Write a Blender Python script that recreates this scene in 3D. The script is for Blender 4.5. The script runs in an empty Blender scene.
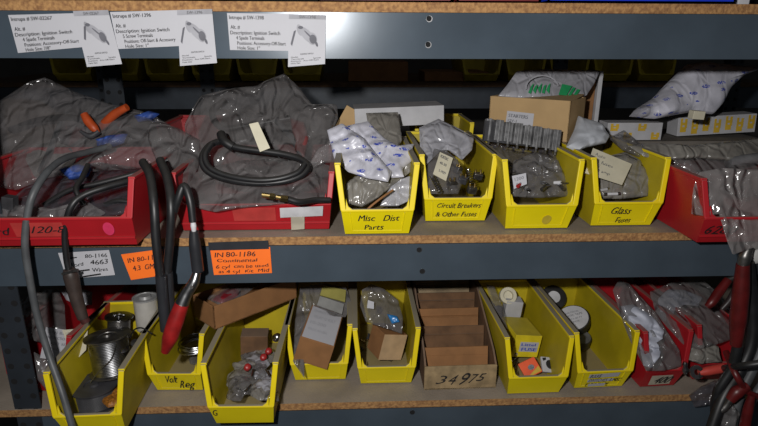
import bpy, math, random
from mathutils import Vector, Matrix, Euler, noise
R = math.radians
scene = bpy.context.scene
COL = scene.collection
# ---------------------------------------------------------------- camera
FPX = 565.0
CAM = Vector((0, -1.0, 1.55))
M3 = (Euler((0, 0, R(-2.5))).to_matrix() @ Euler((R(73.0), 0, 0)).to_matrix() @ Euler((0, 0, R(.18))).to_matrix())
cd = bpy.data.cameras.new('camera'); cam = bpy.data.objects.new('camera', cd); COL.objects.link(cam)
cam.matrix_world = Matrix.Translation(CAM) @ M3.to_4x4()
cd.sensor_width = 36; cd.lens = FPX / 758 * 36; cd.clip_start = .01
scene.camera = cam
def ray(px, py): return (M3 @ Vector(((px - 379) / FPX, (213 - py) / FPX, -1))).normalized()
def P(px, py, Y):
    d = ray(px, py); return CAM + d * ((Y - CAM.y) / d.y)
def PZ(px, py, Z):
    d = ray(px, py); return CAM + d * ((Z - CAM.z) / d.z)

BH, BT = .0745, .0165
ZT = P(379, 12.5, 0).z; ZM = P(379, 244.5, 0).z; ZB = P(379, 409, 0).z     # beam tops
ST, SM, SB = ZT + BT, ZM + BT, ZB + BT                                        # board surfaces

# ---------------------------------------------------------------- materials
MATS = {}
def mat(name, col, rough=.5, metal=0., var=.12, vs=30., dust=0., dustcol=(.2, .18, .15), bump=0., bs=120., alpha=1., spec=.5, col2=None, coat=0.):
    if name in MATS: return MATS[name]
    m = bpy.data.materials.new(name); m.use_nodes = True; nt = m.node_tree; N = nt.nodes; L = nt.links
    b = N['Principled BSDF']; tc = N.new('ShaderNodeTexCoord')
    nz = N.new('ShaderNodeTexNoise'); nz.inputs['Scale'].default_value = vs; nz.inputs['Detail'].default_value = 5
    L.new(tc.outputs['Object'], nz.inputs['Vector'])
    mx = N.new('ShaderNodeMix'); mx.data_type = 'RGBA'
    c2 = col2 if col2 else tuple(c * (1 - var * 2) for c in col)
    mx.inputs[6].default_value = (*col, 1); mx.inputs[7].default_value = (*c2, 1)
    rp = N.new('ShaderNodeMapRange'); rp.inputs[1].default_value = .35; rp.inputs[2].default_value = .65
    L.new(nz.outputs['Fac'], rp.inputs[0]); L.new(rp.outputs[0], mx.inputs[0])
    out = mx.outputs[2]
    if dust > 0:
        ge = N.new('ShaderNodeNewGeometry'); sx = N.new('ShaderNodeSeparateXYZ'); L.new(ge.outputs['Normal'], sx.inputs[0])
        mr = N.new('ShaderNodeMapRange'); mr.inputs[1].default_value = .3; mr.inputs[2].default_value = .95; mr.inputs[4].default_value = dust
        L.new(sx.outputs[2], mr.inputs[0])
        md = N.new('ShaderNodeMix'); md.data_type = 'RGBA'; md.inputs[7].default_value = (*dustcol, 1)
        L.new(mr.outputs[0], md.inputs[0]); L.new(out, md.inputs[6]); out = md.outputs[2]
    L.new(out, b.inputs['Base Color'])
    b.inputs['Roughness'].default_value = rough; b.inputs['Metallic'].default_value = metal
    b.inputs['Alpha'].default_value = alpha; b.inputs['Specular IOR Level'].default_value = spec
    b.inputs['Coat Weight'].default_value = coat; b.inputs['Coat Roughness'].default_value = .15
    if bump > 0:
        n2 = N.new('ShaderNodeTexNoise'); n2.inputs['Scale'].default_value = bs; n2.inputs['Detail'].default_value = 4
        L.new(tc.outputs['Object'], n2.inputs['Vector'])
        bp = N.new('ShaderNodeBump'); bp.inputs['Strength'].default_value = bump; bp.inputs['Distance'].default_value = .004
        L.new(n2.outputs['Fac'], bp.inputs['Height']); L.new(bp.outputs[0], b.inputs['Normal'])
    MATS[name] = m; return m
def film(name, col, alpha, rough=.12, marks=None, spec=1., bs=22., bst=.9):
    """thin crinkled plastic film; marks = colour of sparse printed dashes"""
    if name in MATS: return MATS[name]
    m = mat(name, col, rough, 0, .15, 14., alpha=alpha, spec=spec)
    nt = m.node_tree; N = nt.nodes; L = nt.links; b = N['Principled BSDF']
    tc = N.new('ShaderNodeTexCoord')
    n1 = N.new('ShaderNodeTexNoise'); n1.inputs['Scale'].default_value = 9; n1.inputs['Detail'].default_value = 2
    L.new(tc.outputs['Object'], n1.inputs['Vector'])
    ad = N.new('ShaderNodeVectorMath'); ad.operation = 'MULTIPLY_ADD'; ad.inputs[1].default_value = (.05, .05, .05)
    L.new(n1.outputs['Color'], ad.inputs[0]); L.new(tc.outputs['Object'], ad.inputs[2])
    mp0 = N.new('ShaderNodeMapping'); mp0.inputs['Scale'].default_value = (1, .6, .45); mp0.inputs['Rotation'].default_value = (.3, .7, .4); L.new(ad.outputs[0], mp0.inputs[0])
    v = N.new('ShaderNodeTexVoronoi'); v.feature = 'DISTANCE_TO_EDGE'; v.inputs['Scale'].default_value = bs; L.new(mp0.outputs[0], v.inputs['Vector'])
    v3 = N.new('ShaderNodeTexVoronoi'); v3.feature = 'F1'; v3.inputs['Scale'].default_value = bs * 2.3; L.new(mp0.outputs[0], v3.inputs['Vector'])
    sm = N.new('ShaderNodeMath'); sm.operation = 'MULTIPLY_ADD'; sm.inputs[1].default_value = .16; L.new(v3.outputs['Distance'], sm.inputs[0]); cl = N.new('ShaderNodeMapRange'); cl.interpolation_type = 'SMOOTHSTEP'; cl.inputs[2].default_value = .16; cl.inputs[4].default_value = .22; L.new(v.outputs['Distance'], cl.inputs[0]); L.new(cl.outputs[0], sm.inputs[2])
    bp = N.new('ShaderNodeBump'); bp.inputs['Strength'].default_value = bst; bp.inputs['Distance'].default_value = .024
    L.new(sm.outputs[0], bp.inputs['Height']); L.new(bp.outputs[0], b.inputs['Normal'])
    if marks:
        mp = N.new('ShaderNodeMapping'); mp.inputs['Scale'].default_value = (26, 60, 60); mp.inputs['Rotation'].default_value = (0, R(12), 0)
        L.new(tc.outputs['Object'], mp.inputs[0])
        v2 = N.new('ShaderNodeTexVoronoi'); v2.inputs['Scale'].default_value = 1.; v2.inputs['Randomness'].default_value = .5
        L.new(mp.outputs[0], v2.inputs['Vector'])
        lt = N.new('ShaderNodeMath'); lt.operation = 'LESS_THAN'; lt.inputs[1].default_value = .27; L.new(v2.outputs['Distance'], lt.inputs[0])
        n3 = N.new('ShaderNodeTexNoise'); n3.inputs['Scale'].default_value = 350.; L.new(tc.outputs['Object'], n3.inputs['Vector'])
        g = N.new('ShaderNodeMath'); g.operation = 'GREATER_THAN'; g.inputs[1].default_value = .47; L.new(n3.outputs['Fac'], g.inputs[0])
        mu = N.new('ShaderNodeMath'); mu.operation = 'MULTIPLY'; L.new(lt.outputs[0], mu.inputs[0]); L.new(g.outputs[0], mu.inputs[1])
        src = b.inputs['Base Color'].links[0].from_socket
        mm = N.new('ShaderNodeMix'); mm.data_type = 'RGBA'; mm.inputs[7].default_value = (*marks, 1)
        L.new(mu.outputs[0], mm.inputs[0]); L.new(src, mm.inputs[6]); L.new(mm.outputs[2], b.inputs['Base Color'])
    return m
BEAM = mat('slate_painted_steel', (.062, .082, .104), .23, .1, .1, 9., spec=.32, bump=.03, bs=9)
POST = mat('dark_painted_steel', (.028, .034, .043), .5, .2, .1, 20.)
HOLE = mat('hole_black', (.004, .004, .005), .9)
PART = mat('particle_board_edge', (.40, .215, .08), .8, 0, .2, 160., bump=.5, bs=300., col2=(.22, .105, .04))
PTOP = mat('particle_board_dusty_top', (.27, .225, .18), .85, 0, .12, 12., bump=.2, bs=200.)
YEL = mat('yellow_plastic', (.80, .655, .003), .42, 0, .06, 8., dust=.85, dustcol=(.24, .20, .13))
YDIRTSHADE = mat('yellow_plastic_soiled_shaded', (.50, .39, .008), .5, 0, .16, 9., dust=.85, dustcol=(.25, .2, .12))  # soiled walls; colour also darkened for the flash only grazing them
RED = mat('red_plastic', (.40, .012, .018), .4, 0, .12, 8., dust=.6, dustcol=(.2, .06, .05))
BLUE = mat('blue_plastic', (.01, .04, .55), .4, dust=.3)
DRED = mat('dark_red_plastic', (.16, .01, .012), .5)
PAPER = mat('white_paper', (.44, .44, .47), .7, 0, .03, 10.)
CREAM = mat('cream_paper', (.62, .58, .44), .7, 0, .06, 30.)
TAPE = mat('masking_tape', (.50, .46, .36), .6)
ORNG = mat('orange_card', (.95, .17, .012), .6, 0, .03)
PINK = mat('pink_sticker', (.75, .04, .13), .6)
INK = mat('black_ink', (.012, .012, .014), .6)
GINK = mat('grey_ink', (.12, .12, .14), .7)
LINK = mat('pale_grey_ink', (.33, .33, .36), .7)
BINK = mat('blue_ink', (.05, .08, .45), .6)
GRN = mat('green_ink', (.01, .28, .09), .6)
YINK = mat('ochre_print', (.62, .40, .03), .6)
RUB = mat('black_rubber', (.012, .0125, .014), .45, 0, .2, 60., dust=.1)
GRUB = mat('grey_rubber', (.085, .09, .095), .5, 0, .15, 40.)
STEEL = mat('steel', (.45, .45, .46), .3, 1., .2, 60.)
DSTEEL = mat('dull_steel', (.26, .25, .24), .38, .9, .3, 50.)
BRASS = mat('brass', (.62, .45, .18), .3, 1.)
REDH = mat('red_grip', (.30, .012, .012), .38, 0, .2, 40.)
DREDH = mat('dark_red_grip', (.11, .008, .008), .4, 0, .2, 40.)
ORH = mat('orange_grip', (.45, .065, .012), .5)
CARD = mat('tan_cardboard', (.44, .29, .135), .8, 0, .06, 20., dust=.15)
BCARD = mat('brown_cardboard', (.27, .125, .045), .8, 0, .1, 30.)
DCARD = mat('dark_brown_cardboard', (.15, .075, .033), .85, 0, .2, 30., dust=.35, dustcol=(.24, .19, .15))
GCARD = mat('soiled_cardboard', (.30, .225, .135), .85, 0, .2, 25.)
GREY = mat('grey_plastic', (.15, .15, .155), .5, 0, .2, 40.)
DGREY = mat('dark_grey_plastic', (.05, .05, .055), .4, 0, .2, 40.)
WHITE = mat('white_plastic', (.6, .6, .62), .4)
WDUST = mat('white_carton', (.46, .46, .48), .7, 0, .08, 30.)
YPRN = mat('printed_yellow_carton', (.75, .60, .02), .5, dust=.5, dustcol=(.2, .17, .05))
BLUB = mat('blue_cloth', (.03, .08, .34), .6, 0, .3, 60.)
RPKT = mat('red_part', (.34, .02, .02), .4)
CFILM = film('clear_film', (.27, .255, .26), .34, .13)
SFILM = film('smoky_film', (.20, .19, .19), .48, .14)
HFILM = film('hanging_film', (.30, .275, .27), .45, .12)
DFILM = film('dark_film', (.10, .095, .11), .5, .13)
WFILM = film('white_film', (.62, .62, .70), .97, .32, marks=(.04, .07, .42), bst=.3, bs=24.)
PFILM = film('plain_white_film', (.44, .44, .48), .85, .2, bst=.4, bs=34.)
GFILM = film('grey_film', (.26, .245, .22), .85, .22, bst=.45, bs=34.)

# ---------------------------------------------------------------- objects
ORG = {}
def thing(name, label, cat, loc=(0, 0, 0), rz=0, group=None):
    o = bpy.data.objects.new(name, None); COL.objects.link(o); o.empty_display_size = .02
    o.location = loc; o.rotation_euler = (0, 0, rz); o['label'] = label; o['category'] = cat
    if group: o['group'] = group
    ORG[o.name] = Vector(loc); return o
class MB:
    def __init__(s): s.v = []; s.f = []; s.m = []
    def add(s, vs, fs, mi=0):
        k = len(s.v); s.v += [Vector(v) for v in vs]; s.f += [tuple(i + k for i in f) for f in fs]; s.m += [mi] * len(fs); return s
    def box(s, c, size, rot=None, mi=0):
        c = Vector(c); h = Vector(size) / 2; vs = []
        for x in (-1, 1):
            for y in (-1, 1):
                for z in (-1, 1):
                    p = Vector((x * h.x, y * h.y, z * h.z))
                    if rot is not None: p = rot @ p
                    vs.append(c + p)
        return s.add(vs, [(0, 1, 3, 2), (4, 6, 7, 5), (0, 4, 5, 1), (2, 3, 7, 6), (0, 2, 6, 4), (1, 5, 7, 3)], mi)
    def bar(s, a, b, w, h, up=(0, 0, 1), mi=0):
        a = Vector(a); b = Vector(b); d = (b - a); L = d.length; d.normalize(); up = Vector(up)
        x = d.cross(up).normalized(); z = x.cross(d)
        rot = Matrix((x, d, z)).transposed()
        return s.box((a + b) / 2, (w, L, h), rot, mi)
    def lathe(s, base, axis, prof, n=24, mi=0, caps=True):
        """prof = [(t along axis, radius)]"""
        base = Vector(base); ax = Vector(axis).normalized(); q = ax.to_track_quat('Z', 'Y').to_matrix(); vs = []; fs = []
        for t, r in prof:
            for i in range(n):
                a = 2 * math.pi * i / n; vs.append(base + q @ Vector((r * math.cos(a), r * math.sin(a), t)))
        for j in range(len(prof) - 1):
            for i in range(n):
                i2 = (i + 1) % n; fs.append((j * n + i, j * n + i2, (j + 1) * n + i2, (j + 1) * n + i))
        if caps: fs.append(tuple(range(n))[::-1]); fs.append(tuple((len(prof) - 1) * n + i for i in range(n)))
        return s.add(vs, fs, mi)
    def tube(s, pts, r, n=10, sub=6, mi=0, rr=None):
        pts = [Vector(p) for p in pts]
        if len(pts) > 2:
            e = [pts[0] * 2 - pts[1]] + pts + [pts[-1] * 2 - pts[-2]]; out = []; ro = []
            for i in range(1, len(e) - 2):
                for k in range(sub):
                    t = k / sub; a, b, c, d = e[i - 1:i + 3]
                    out.append(.5 * ((2 * b) + (c - a) * t + (2 * a - 5 * b + 4 * c - d) * t * t + (3 * b - a - 3 * c + d) * t ** 3))
                    ro.append((rr[i - 1] * (1 - t) + rr[i] * t) if rr else r)
            out.append(pts[-1]); ro.append(rr[-1] if rr else r)
        else: out = pts; ro = list(rr) if rr else [r, r]
        vs = []; fs = []; nrm = None
        for i, p in enumerate(out):
            d = (out[min(i + 1, len(out) - 1)] - out[max(i - 1, 0)]).normalized()
            if nrm is None: nrm = d.orthogonal().normalized()
            nrm = (nrm - d * nrm.dot(d)).normalized(); b = d.cross(nrm)
            for k in range(n):
                a = 2 * math.pi * k / n; vs.append(p + (nrm * math.cos(a) + b * math.sin(a)) * ro[i])
        for i in range(len(out) - 1):
            for k in range(n):
                k2 = (k + 1) % n; fs.append((i * n + k, i * n + k2, (i + 1) * n + k2, (i + 1) * n + k))
        fs.append(tuple(range(n))[::-1]); fs.append(tuple((len(out) - 1) * n + k for k in range(n)))
        return s.add(vs, fs, mi)
    def build(s, name, mats, parent=None, smooth=False, bevel=0, world=True, solid=0):
        me = bpy.data.meshes.new(name); off = Vector((0, 0, 0))
        if parent is not None and world: off = ORG[parent.name]
        me.from_pydata([v - off for v in s.v], [], s.f); me.update()
        if not isinstance(mats, (list, tuple)): mats = [mats]
        for m in mats: me.materials.append(m)
        for p, i in zip(me.polygons, s.m): p.material_index = i; p.use_smooth = smooth
        o = bpy.data.objects.new(name, me); COL.objects.link(o)
        if parent is not None:
            o.parent = parent; ORG[o.name] = off
        if smooth:
            try: me.set_sharp_from_angle(angle=R(50))
            except Exception: pass
        if solid:
            q = o.modifiers.new('solid', 'SOLIDIFY'); q.thickness = solid; q.offset = -1
        if bevel:
            q = o.modifiers.new('bevel', 'BEVEL'); q.width = bevel; q.segments = 2; q.limit_method = 'ANGLE'
        return o
def tag(o, label, cat, group=None, kind=None):
    if label: o['label'] = label
    if cat: o['category'] = cat
    if group: o['group'] = group
    if kind: o['kind'] = kind
    return o
def copy_tree(o, parent=None):
    c = o.copy(); COL.objects.link(c)
    if parent is not None: c.parent = parent
    for ch in list(o.children): copy_tree(ch, c)
    return c

# ---------------------------------------------------------------- writing
def quad_map(q, u, v, off):
    TL, TR, BR, BL = q
    n = (TR - TL).cross(BL - TL).normalized() * -1
    return (TL * (1 - u) + TR * u) * (1 - v) + (BL * (1 - u) + BR * u) * v + n * off
def text_mesh(s):
    c = bpy.data.curves.new('t', 'FONT'); c.body = s; c.resolution_u = 3
    o = bpy.data.objects.new('t', c); COL.objects.link(o)
    dg = bpy.context.evaluated_depsgraph_get(); me = bpy.data.meshes.new_from_object(o.evaluated_get(dg))
    vs = [v.co.copy() for v in me.vertices]; fs = [tuple(p.vertices) for p in me.polygons]
    bpy.data.objects.remove(o); bpy.data.curves.remove(c); bpy.data.meshes.remove(me)
    return vs, fs
def ink(parent, name, q, lines, m, off=.0008, wob=0., world=True, bold=0., slant=0.):
    """lines: (string, u0, u1, v_baseline, v_capheight)"""
    q = [Vector(x) for x in q]; mb = MB(); sd = random.random() * 50
    for (s, u0, u1, vb, vh) in lines:
        vs, fs = text_mesh(s); x1 = max(v.x for v in vs); x0 = min(v.x for v in vs)
        copies = [0] if not bold else [-bold, bold]
        for k, bx in enumerate(copies):
            out = []
            for v in vs:
                u = u0 + (v.x - x0) / (x1 - x0) * (u1 - u0) + bx * (u1 - u0) / max(len(s), 1)
                w = vb - v.y / .7 * vh
                if wob:
                    nn = noise.noise_vector(Vector((u * 14, w * 6, sd))); w += nn.y * wob; u += nn.x * wob * .35
                u += slant * (vb - w)
                out.append(quad_map(q, u, w, off + k * .0001))
            mb.add(out, fs)
    return mb.build(name, m, parent, world=world)
def shape(parent, name, q, polys, m, off=.0006, world=True):
    q = [Vector(x) for x in q]; mb = MB()
    for k, p in enumerate(polys): mb.add([quad_map(q, u, v, off + k * .00008) for u, v in p], [tuple(range(len(p)))])
    return mb.build(name, m, parent, world=world)
def ell(cx, cy, rx, ry, a=0, n=20):
    return [(cx + rx * math.cos(t) * math.cos(a) - ry * math.sin(t) * math.sin(a), cy + rx * math.cos(t) * math.sin(a) + ry * math.sin(t) * math.cos(a)) for t in [2 * math.pi * i / n for i in range(n)]]
def sheet(parent, name, q, m, curl=.002, th=.0004, world=True, n=8):
    q = [Vector(x) for x in q]; mb = MB(); vs = []; fs = []
    for s_ in (0, 1):
        for j in range(n + 1):
            for i in range(n + 1):
                u, v = i / n, j / n; vs.append(quad_map(q, u, v, (-th if s_ else 0) + curl * (v ** 3) * (u - .5) ** 2 * 4 * 0))
    K = (n + 1) ** 2
    for j in range(n):
        for i in range(n):
            a = j * (n + 1) + i; fs.append((a, a + n + 1, a + n + 2, a + 1)); fs.append((a + K, a + 1 + K, a + n + 2 + K, a + n + 1 + K))
    rim = [i for i in range(n)] + [n + j * (n + 1) for j in range(n)] + [(n + 1) * n + n - i for i in range(n)] + [(n - j) * (n + 1) for j in range(n)]
    for a, b in zip(rim, rim[1:] + rim[:1]): fs.append((a, b, b + K, a + K))
    mb.add(vs, fs); return mb.build(name, m, parent, world=world)

# ---------------------------------------------------------------- crumpled bags
DIRS = {}
def crumple(p, seed, amp, freq):
    if seed not in DIRS:
        rr = random.Random(seed * 17 + 3); DIRS[seed] = [(Vector((rr.uniform(-1, 1), rr.uniform(-.5, .5), rr.uniform(-1, 1))).normalized(), rr.uniform(.5, 1.3), rr.random() * 9) for _ in range(5)]
    q = Vector(p) * freq; o = Vector((seed * 7.3, seed * 3.1, seed)); w = noise.noise_vector(q * .45 + o) * .7 + noise.noise_vector(q * 1.3 + o) * .25; tot = 0
    for octv, (mf, ma) in enumerate(((1.7, 1.), (4.2, .42))):
        h = 0; tw = 0
        for k, (d, f, ph) in enumerate(DIRS[seed]):
            d2 = d if octv == 0 else Vector((d.z, d.y, -d.x)); t = (q + w).dot(d2) * f * mf + ph; tri = abs((t % 2) - 1) * 2 - 1
            m = max(0, .25 + noise.noise(q * (.5 + .5 * octv) + o * (k + 1) * .7 + Vector((octv * 5, 0, 0))) * 2.2); h += tri * m / (1 + .3 * k); tw += 1 / (1 + .3 * k)
        tot += h / tw * ma
    big = noise.noise(q * .3 + o * 1.7)
    return amp * (.85 * tot + .8 * big)
def surfY(py0, Y0, py1, Y1):
    return (lambda px, py: P(px, py, Y0 + (Y1 - Y0) * max(-.3, min(1.3, (py - py0) / (py1 - py0))))), Vector((0, -1, .35)).normalized()
def surfZ(z): return (lambda px, py: PZ(px, py, z)), Vector((0, -.25, 1)).normalized()
def bag_mesh(outline, sf, thick=.02, seed=1, amp=.012, freq=22., nr=22, na=96, centre=None):
    f, dr = sf; n = len(outline)
    cx = sum(p[0] for p in outline) / n; cy = sum(p[1] for p in outline) / n
    if centre: cx, cy = centre
    per = [math.dist(outline[i], outline[(i + 1) % n]) for i in range(n)]; tot = sum(per); ring = []
    for k in range(na):
        t = tot * k / na; i = 0
        while t > per[i]: t -= per[i]; i += 1
        a, b = outline[i], outline[(i + 1) % n]; s = t / per[i]; ring.append((a[0] + (b[0] - a[0]) * s, a[1] + (b[1] - a[1]) * s))
    vs = []; fs = []
    for side in (1, -1):
        for j in range(nr + 1):
            r = j / nr
            for k in range(na):
                px = cx + (ring[k][0] - cx) * r; py = cy + (ring[k][1] - cy) * r
                p = f(px, py)
                if j == nr: e = crumple(p, seed, amp, freq) * .4; vs.append(p + dr * e); continue
                bul = thick * (1 - r ** 4) ** .6
                e = crumple(p, seed + (0 if side > 0 else 9), amp, freq) * min(1, (1 - r) * 4 + .4)
                vs.append(p + dr * (bul * side * (1 if side > 0 else .5) + (e if side > 0 else -abs(e) * .4)))
    K = (nr + 1) * na
    for s_ in (0, 1):
        for j in range(nr):
            for k in range(na):
                k2 = (k + 1) % na; a, b, c, d = s_ * K + j * na + k, s_ * K + j * na + k2, s_ * K + (j + 1) * na + k2, s_ * K + (j + 1) * na + k
                if j == 0: fs.append((a, c, d) if s_ == 0 else (a, d, c))
                else: fs.append((a, b, c, d) if s_ == 0 else (a, d, c, b))
    mb = MB(); mb.add(vs, fs); return mb
def bag(name, label, cat, outline, sf, m, group=None, parent=None, **kw):
    mb = bag_mesh(outline, sf, **kw)
    if parent is not None: return mb.build(name, m, parent, smooth=True)
    o = mb.build(name, m, None, smooth=True)
    # merge centre fan and recentre the origin
    c = sum((v.co for v in o.data.vertices), Vector()) / len(o.data.vertices)
    zmin = min(v.co.z for v in o.data.vertices); c.z = zmin
    for v in o.data.vertices: v.co -= c
    o.location = c; ORG[o.name] = c.copy()
    return tag(o, label, cat, group)
def single(mb, name, mats, label, cat, group=None, smooth=False, bevel=0):
    c = sum(mb.v, Vector()) / len(mb.v); c.z = min(v.z for v in mb.v)
    mb.v = [v - c for v in mb.v]; o = mb.build(name, mats, None, smooth=smooth, bevel=bevel); o.location = c; ORG[o.name] = c.copy()
    return tag(o, label, cat, group)

# ---------------------------------------------------------------- setting
def struct(name, c, size, m):
    o = MB().box(c, size).build(name, m); o['kind'] = 'structure'; return o
CONC = mat('concrete', (.16, .155, .15), .8, 0, .15, 6.)
WALLM = mat('painted_block_wall', (.10, .09, .08), .8, 0, .15, 6.)
struct('floor', (0, 0, -.05), (6, 8, .1), CONC)
struct('wall_back', (0, 3.05, 1.5), (6, .1, 3), WALLM)
struct('ceiling', (0, 0, 3.05), (6, 8, .1), WALLM)

# ---------------------------------------------------------------- shelving
XL = P(29, 412, .006).x; XR = 1.25; DEP = .62
def perforated_post(mb, x, y, w, d, z1, holes=True):
    mb.box((x, y, z1 / 2), (w, .003, z1), mi=0); mb.box((x - w / 2 + .0015, y + d / 2 + .0016, z1 / 2), (.003, d, z1), mi=0)
    z = .05
    while z < z1 - .03:
        for sx in (-.3, .3):
            mb.lathe((x + sx * w, y - .0022, z), (0, 1, 0), [(0, .0062), (.0006, .0062)], 12, 1)
        z += .034
rack = thing('shelving_rack', 'slate grey steel storage rack holding the yellow and red parts bins', 'shelving', (0, 0, 0))
for zt, nm in ((ZT, 0), (ZM, 1), (ZB, 2)):
    mb = MB(); x0 = XL + .027 if nm == 2 else XL - .25; cx = (x0 + XR) / 2; w = XR - x0
    mb.box((cx, .0015, zt - BH / 2), (w, .003, BH)); mb.box((cx, .02, zt - .0015), (w, .037, .003)); mb.box((cx, .02, zt - BH + .0015), (w, .037, .003))
    holes = {0: [(429, 18.5), (428, 44.5)], 1: [(419, 249.5), (422, 271)], 2: [(412, 412)]}[nm]
    for hx, hy in holes:
        p = P(hx, hy, 0); mb.lathe((p.x, -.0008, p.z), (0, 1, 0), [(0, .0045), (.0005, .0045)], 16, 1); mb.lathe((p.x + .0006, -.0005, p.z - .0006), (0, 1, 0), [(0, .0054), (.0004, .0054)], 16, 2)
    mb.build('front_beam', [BEAM, HOLE, STEEL], rack)
    b2 = MB(); b2.box((cx, DEP - .0015, zt - BH / 2), (w, .003, BH)); b2.box((cx, DEP - .02, zt - .0015), (w, .034, .003)); b2.build('rear_beam', BEAM, rack)
for x, y in ((XL, .0065), (XL, DEP + .006), (XR + .02, -.006), (XR + .02, DEP + .006)):
    mb = MB(); perforated_post(mb, x, y, .052, .04 if y > .1 else .045, 2.1); mb.build('upright_post', [POST, HOLE], rack)
for zt, lab in ((ZT, 'particle board shelf deck along the top of the picture, above the beam with paper signs'), (ZM, 'particle board shelf deck under the middle row of bins'), (ZB, 'particle board shelf deck under the lowest row of yellow bins')):
    mb = MB(); x0 = XL - .25; w = XR - x0; mb.box(((x0 + XR) / 2, DEP / 2, zt + BT / 2 + .0003), (w, DEP - .004, BT - .0006))
    o = mb.build('shelf_board', [PART, PTOP]);
    for p in o.data.polygons:
        if p.normal.z > .9: p.material_index = 1
    c = Vector(((x0 + XR) / 2, DEP / 2, zt)); 
    for v in o.data.vertices: v.co -= c
    o.location = c; tag(o, lab, 'shelf')

# ---------------------------------------------------------------- bins
RIMY = mat('yellow_plastic_dusty_rim', (.80, .62, .003), .5, 0, .06, 8., dust=1., dustcol=(.25, .22, .16))
RIMR = mat('red_plastic_dusty_rim', (.40, .012, .018), .5, 0, .06, 8., dust=.75, dustcol=(.24, .13, .11))
def bin_parts(t, w1, h, L, m, hl=.052, taper=.016, frame=True, th=.0028):
    w0 = w1 - 2 * taper
    def X(z): return (w0 + (w1 - w0) * z / h) / 2
    A, B, C = (.022, 0), (0, hl), (.014, h); D, E = (L, h), (L - .012, 0)
    mb = MB(); vs = []
    for s in (-1, 1):
        for (y, z) in (A, B, C, D, E): vs.append((s * X(z), y, z))
    mb.add(vs, [(0, 4, 9, 5), (0, 5, 6, 1), (4, 3, 8, 9), (4, 0, 1, 2, 3), (5, 9, 8, 7, 6)])
    bo = mb.build('body', [m, YDIRTSHADE] if m is YEL else m, t, world=False, solid=th)
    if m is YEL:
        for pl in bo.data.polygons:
            if pl.index != 1: pl.material_index = 1  # all but the front panel take the shade-darkened yellow
    rim = MB(); rw = .008
    for s in (-1, 1):
        xt = s * (X(h) - .0045); rim.box((xt, (C[0] + L) / 2, h), (.0115, L - C[0], .006))
        # front upright flange with a rounded foot
        a = Vector((s * (X(hl) - .004), B[0] + .001, hl)); b = Vector((s * (X(h) - .004), C[0], h))
        rim.bar(a, b, .010, .005, up=(0, -1, 0))
        pts = [(s * (X(hl) - .009), hl), (s * (X(hl) - .009), hl + .022), (s * (X(hl) - .013), hl + .008), (s * (X(hl) - .024), hl)]
        f = [(x, B[0] + (z - hl) * .19 - .0015, z) for x, z in pts] + [(x, B[0] + (z - hl) * .19 + .0025, z) for x, z in pts]
        rim.add(f, [(0, 1, 2, 3), (7, 6, 5, 4), (1, 5, 6, 2), (2, 6, 7, 3)])
    rim.box((0, L, h), (w1 + .004, rw, .007)); rim.box((0, B[0] + .002, hl), (2 * X(hl), .007, .005))
    rim.build('rim', RIMY if m is YEL else RIMR if m is RED else m, t, world=False, bevel=.0012)
    if frame:
        def fp(u, v, o=0): # on sloped front panel
            z = hl * (1 - v); y = A[0] * (1 - z / hl) ; return Vector((u * X(z) * 2, y - .0006 - o, z))
        lf = MB()
        for (a, b) in (((-.38, .10), (-.38, .86)), ((.38, .10), (.38, .86)), ((-.38, .86), (.38, .86))):
            lf.bar(fp(*a), fp(*b), .0016, .0016, up=(0, -1, 0))
        lf.build('label_holder', m, t, world=False)
    return dict(w0=w0, w1=w1, h=h, hl=hl, A=A)
def front_quad(d, u0=-.5, u1=.5):
    hl = d['hl']; xt = (d['w0'] + (d['w1'] - d['w0']) * hl / d['h']); xb = d['w0']; e = -.0010
    return [Vector((u0 * xt, e, hl)), Vector((u1 * xt, e, hl)), Vector((u1 * xb, d['A'][0] + e, 0)), Vector((u0 * xb, d['A'][0] + e, 0))]
def make_bin(name, label, pxc, pyb, zs, w1, m, h=.135, L=.30, rz=0, group=None, **kw):
    p = PZ(pxc, pyb, zs + .0005); c = Vector((p.x, p.y - .022, zs + .0035))
    t = thing(name, label, 'bin', c, rz, group); d = bin_parts(t, w1, h, L, m, **kw); d['t'] = t; d['c'] = c; return d
def scrawl(d, lines, m=INK, wob=.03, name='handwriting', bold=.02, slant=0.1):
    return ink(d['t'], name, front_quad(d), lines, m, off=.0012, wob=wob, world=False, bold=bold, slant=slant)

b1 = make_bin('parts_bin', 'yellow plastic bin hand-lettered Misc Dist Parts on the middle shelf', 377, 235, SM, .152, YEL)
scrawl(b1, [('Misc   Dist', .22, .80, .42, .25), ('Parts', .30, .58, .80, .22)])
b2 = make_bin('parts_bin', 'yellow plastic bin hand-lettered Circuit Breakers and Other Fuses on the middle shelf', 455, 222, SM, .152, YEL)
scrawl(b2, [('Circuit Breakers', .18, .86, .38, .22), ('& Other Fuses', .16, .82, .78, .22)])
b3 = make_bin('parts_bin', 'yellow plastic bin with a blank front and a finger smudge, middle shelf', 536, 229.5, SM, .154, YEL)
shape(b3['t'], 'smudge', front_quad(b3), [ell(.62, .6, .07, .2)], mat('smudge', (.55, .42, .03), .7), off=.0012, world=False)
b4 = make_bin('parts_bin', 'yellow plastic bin hand-lettered Glass Fuses, rightmost yellow one of the middle shelf', 620, 226.5, SM, .152, YEL)
scrawl(b4, [('Glass', .26, .56, .46, .30), ('Fuses', .38, .62, .86, .24)])
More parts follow.
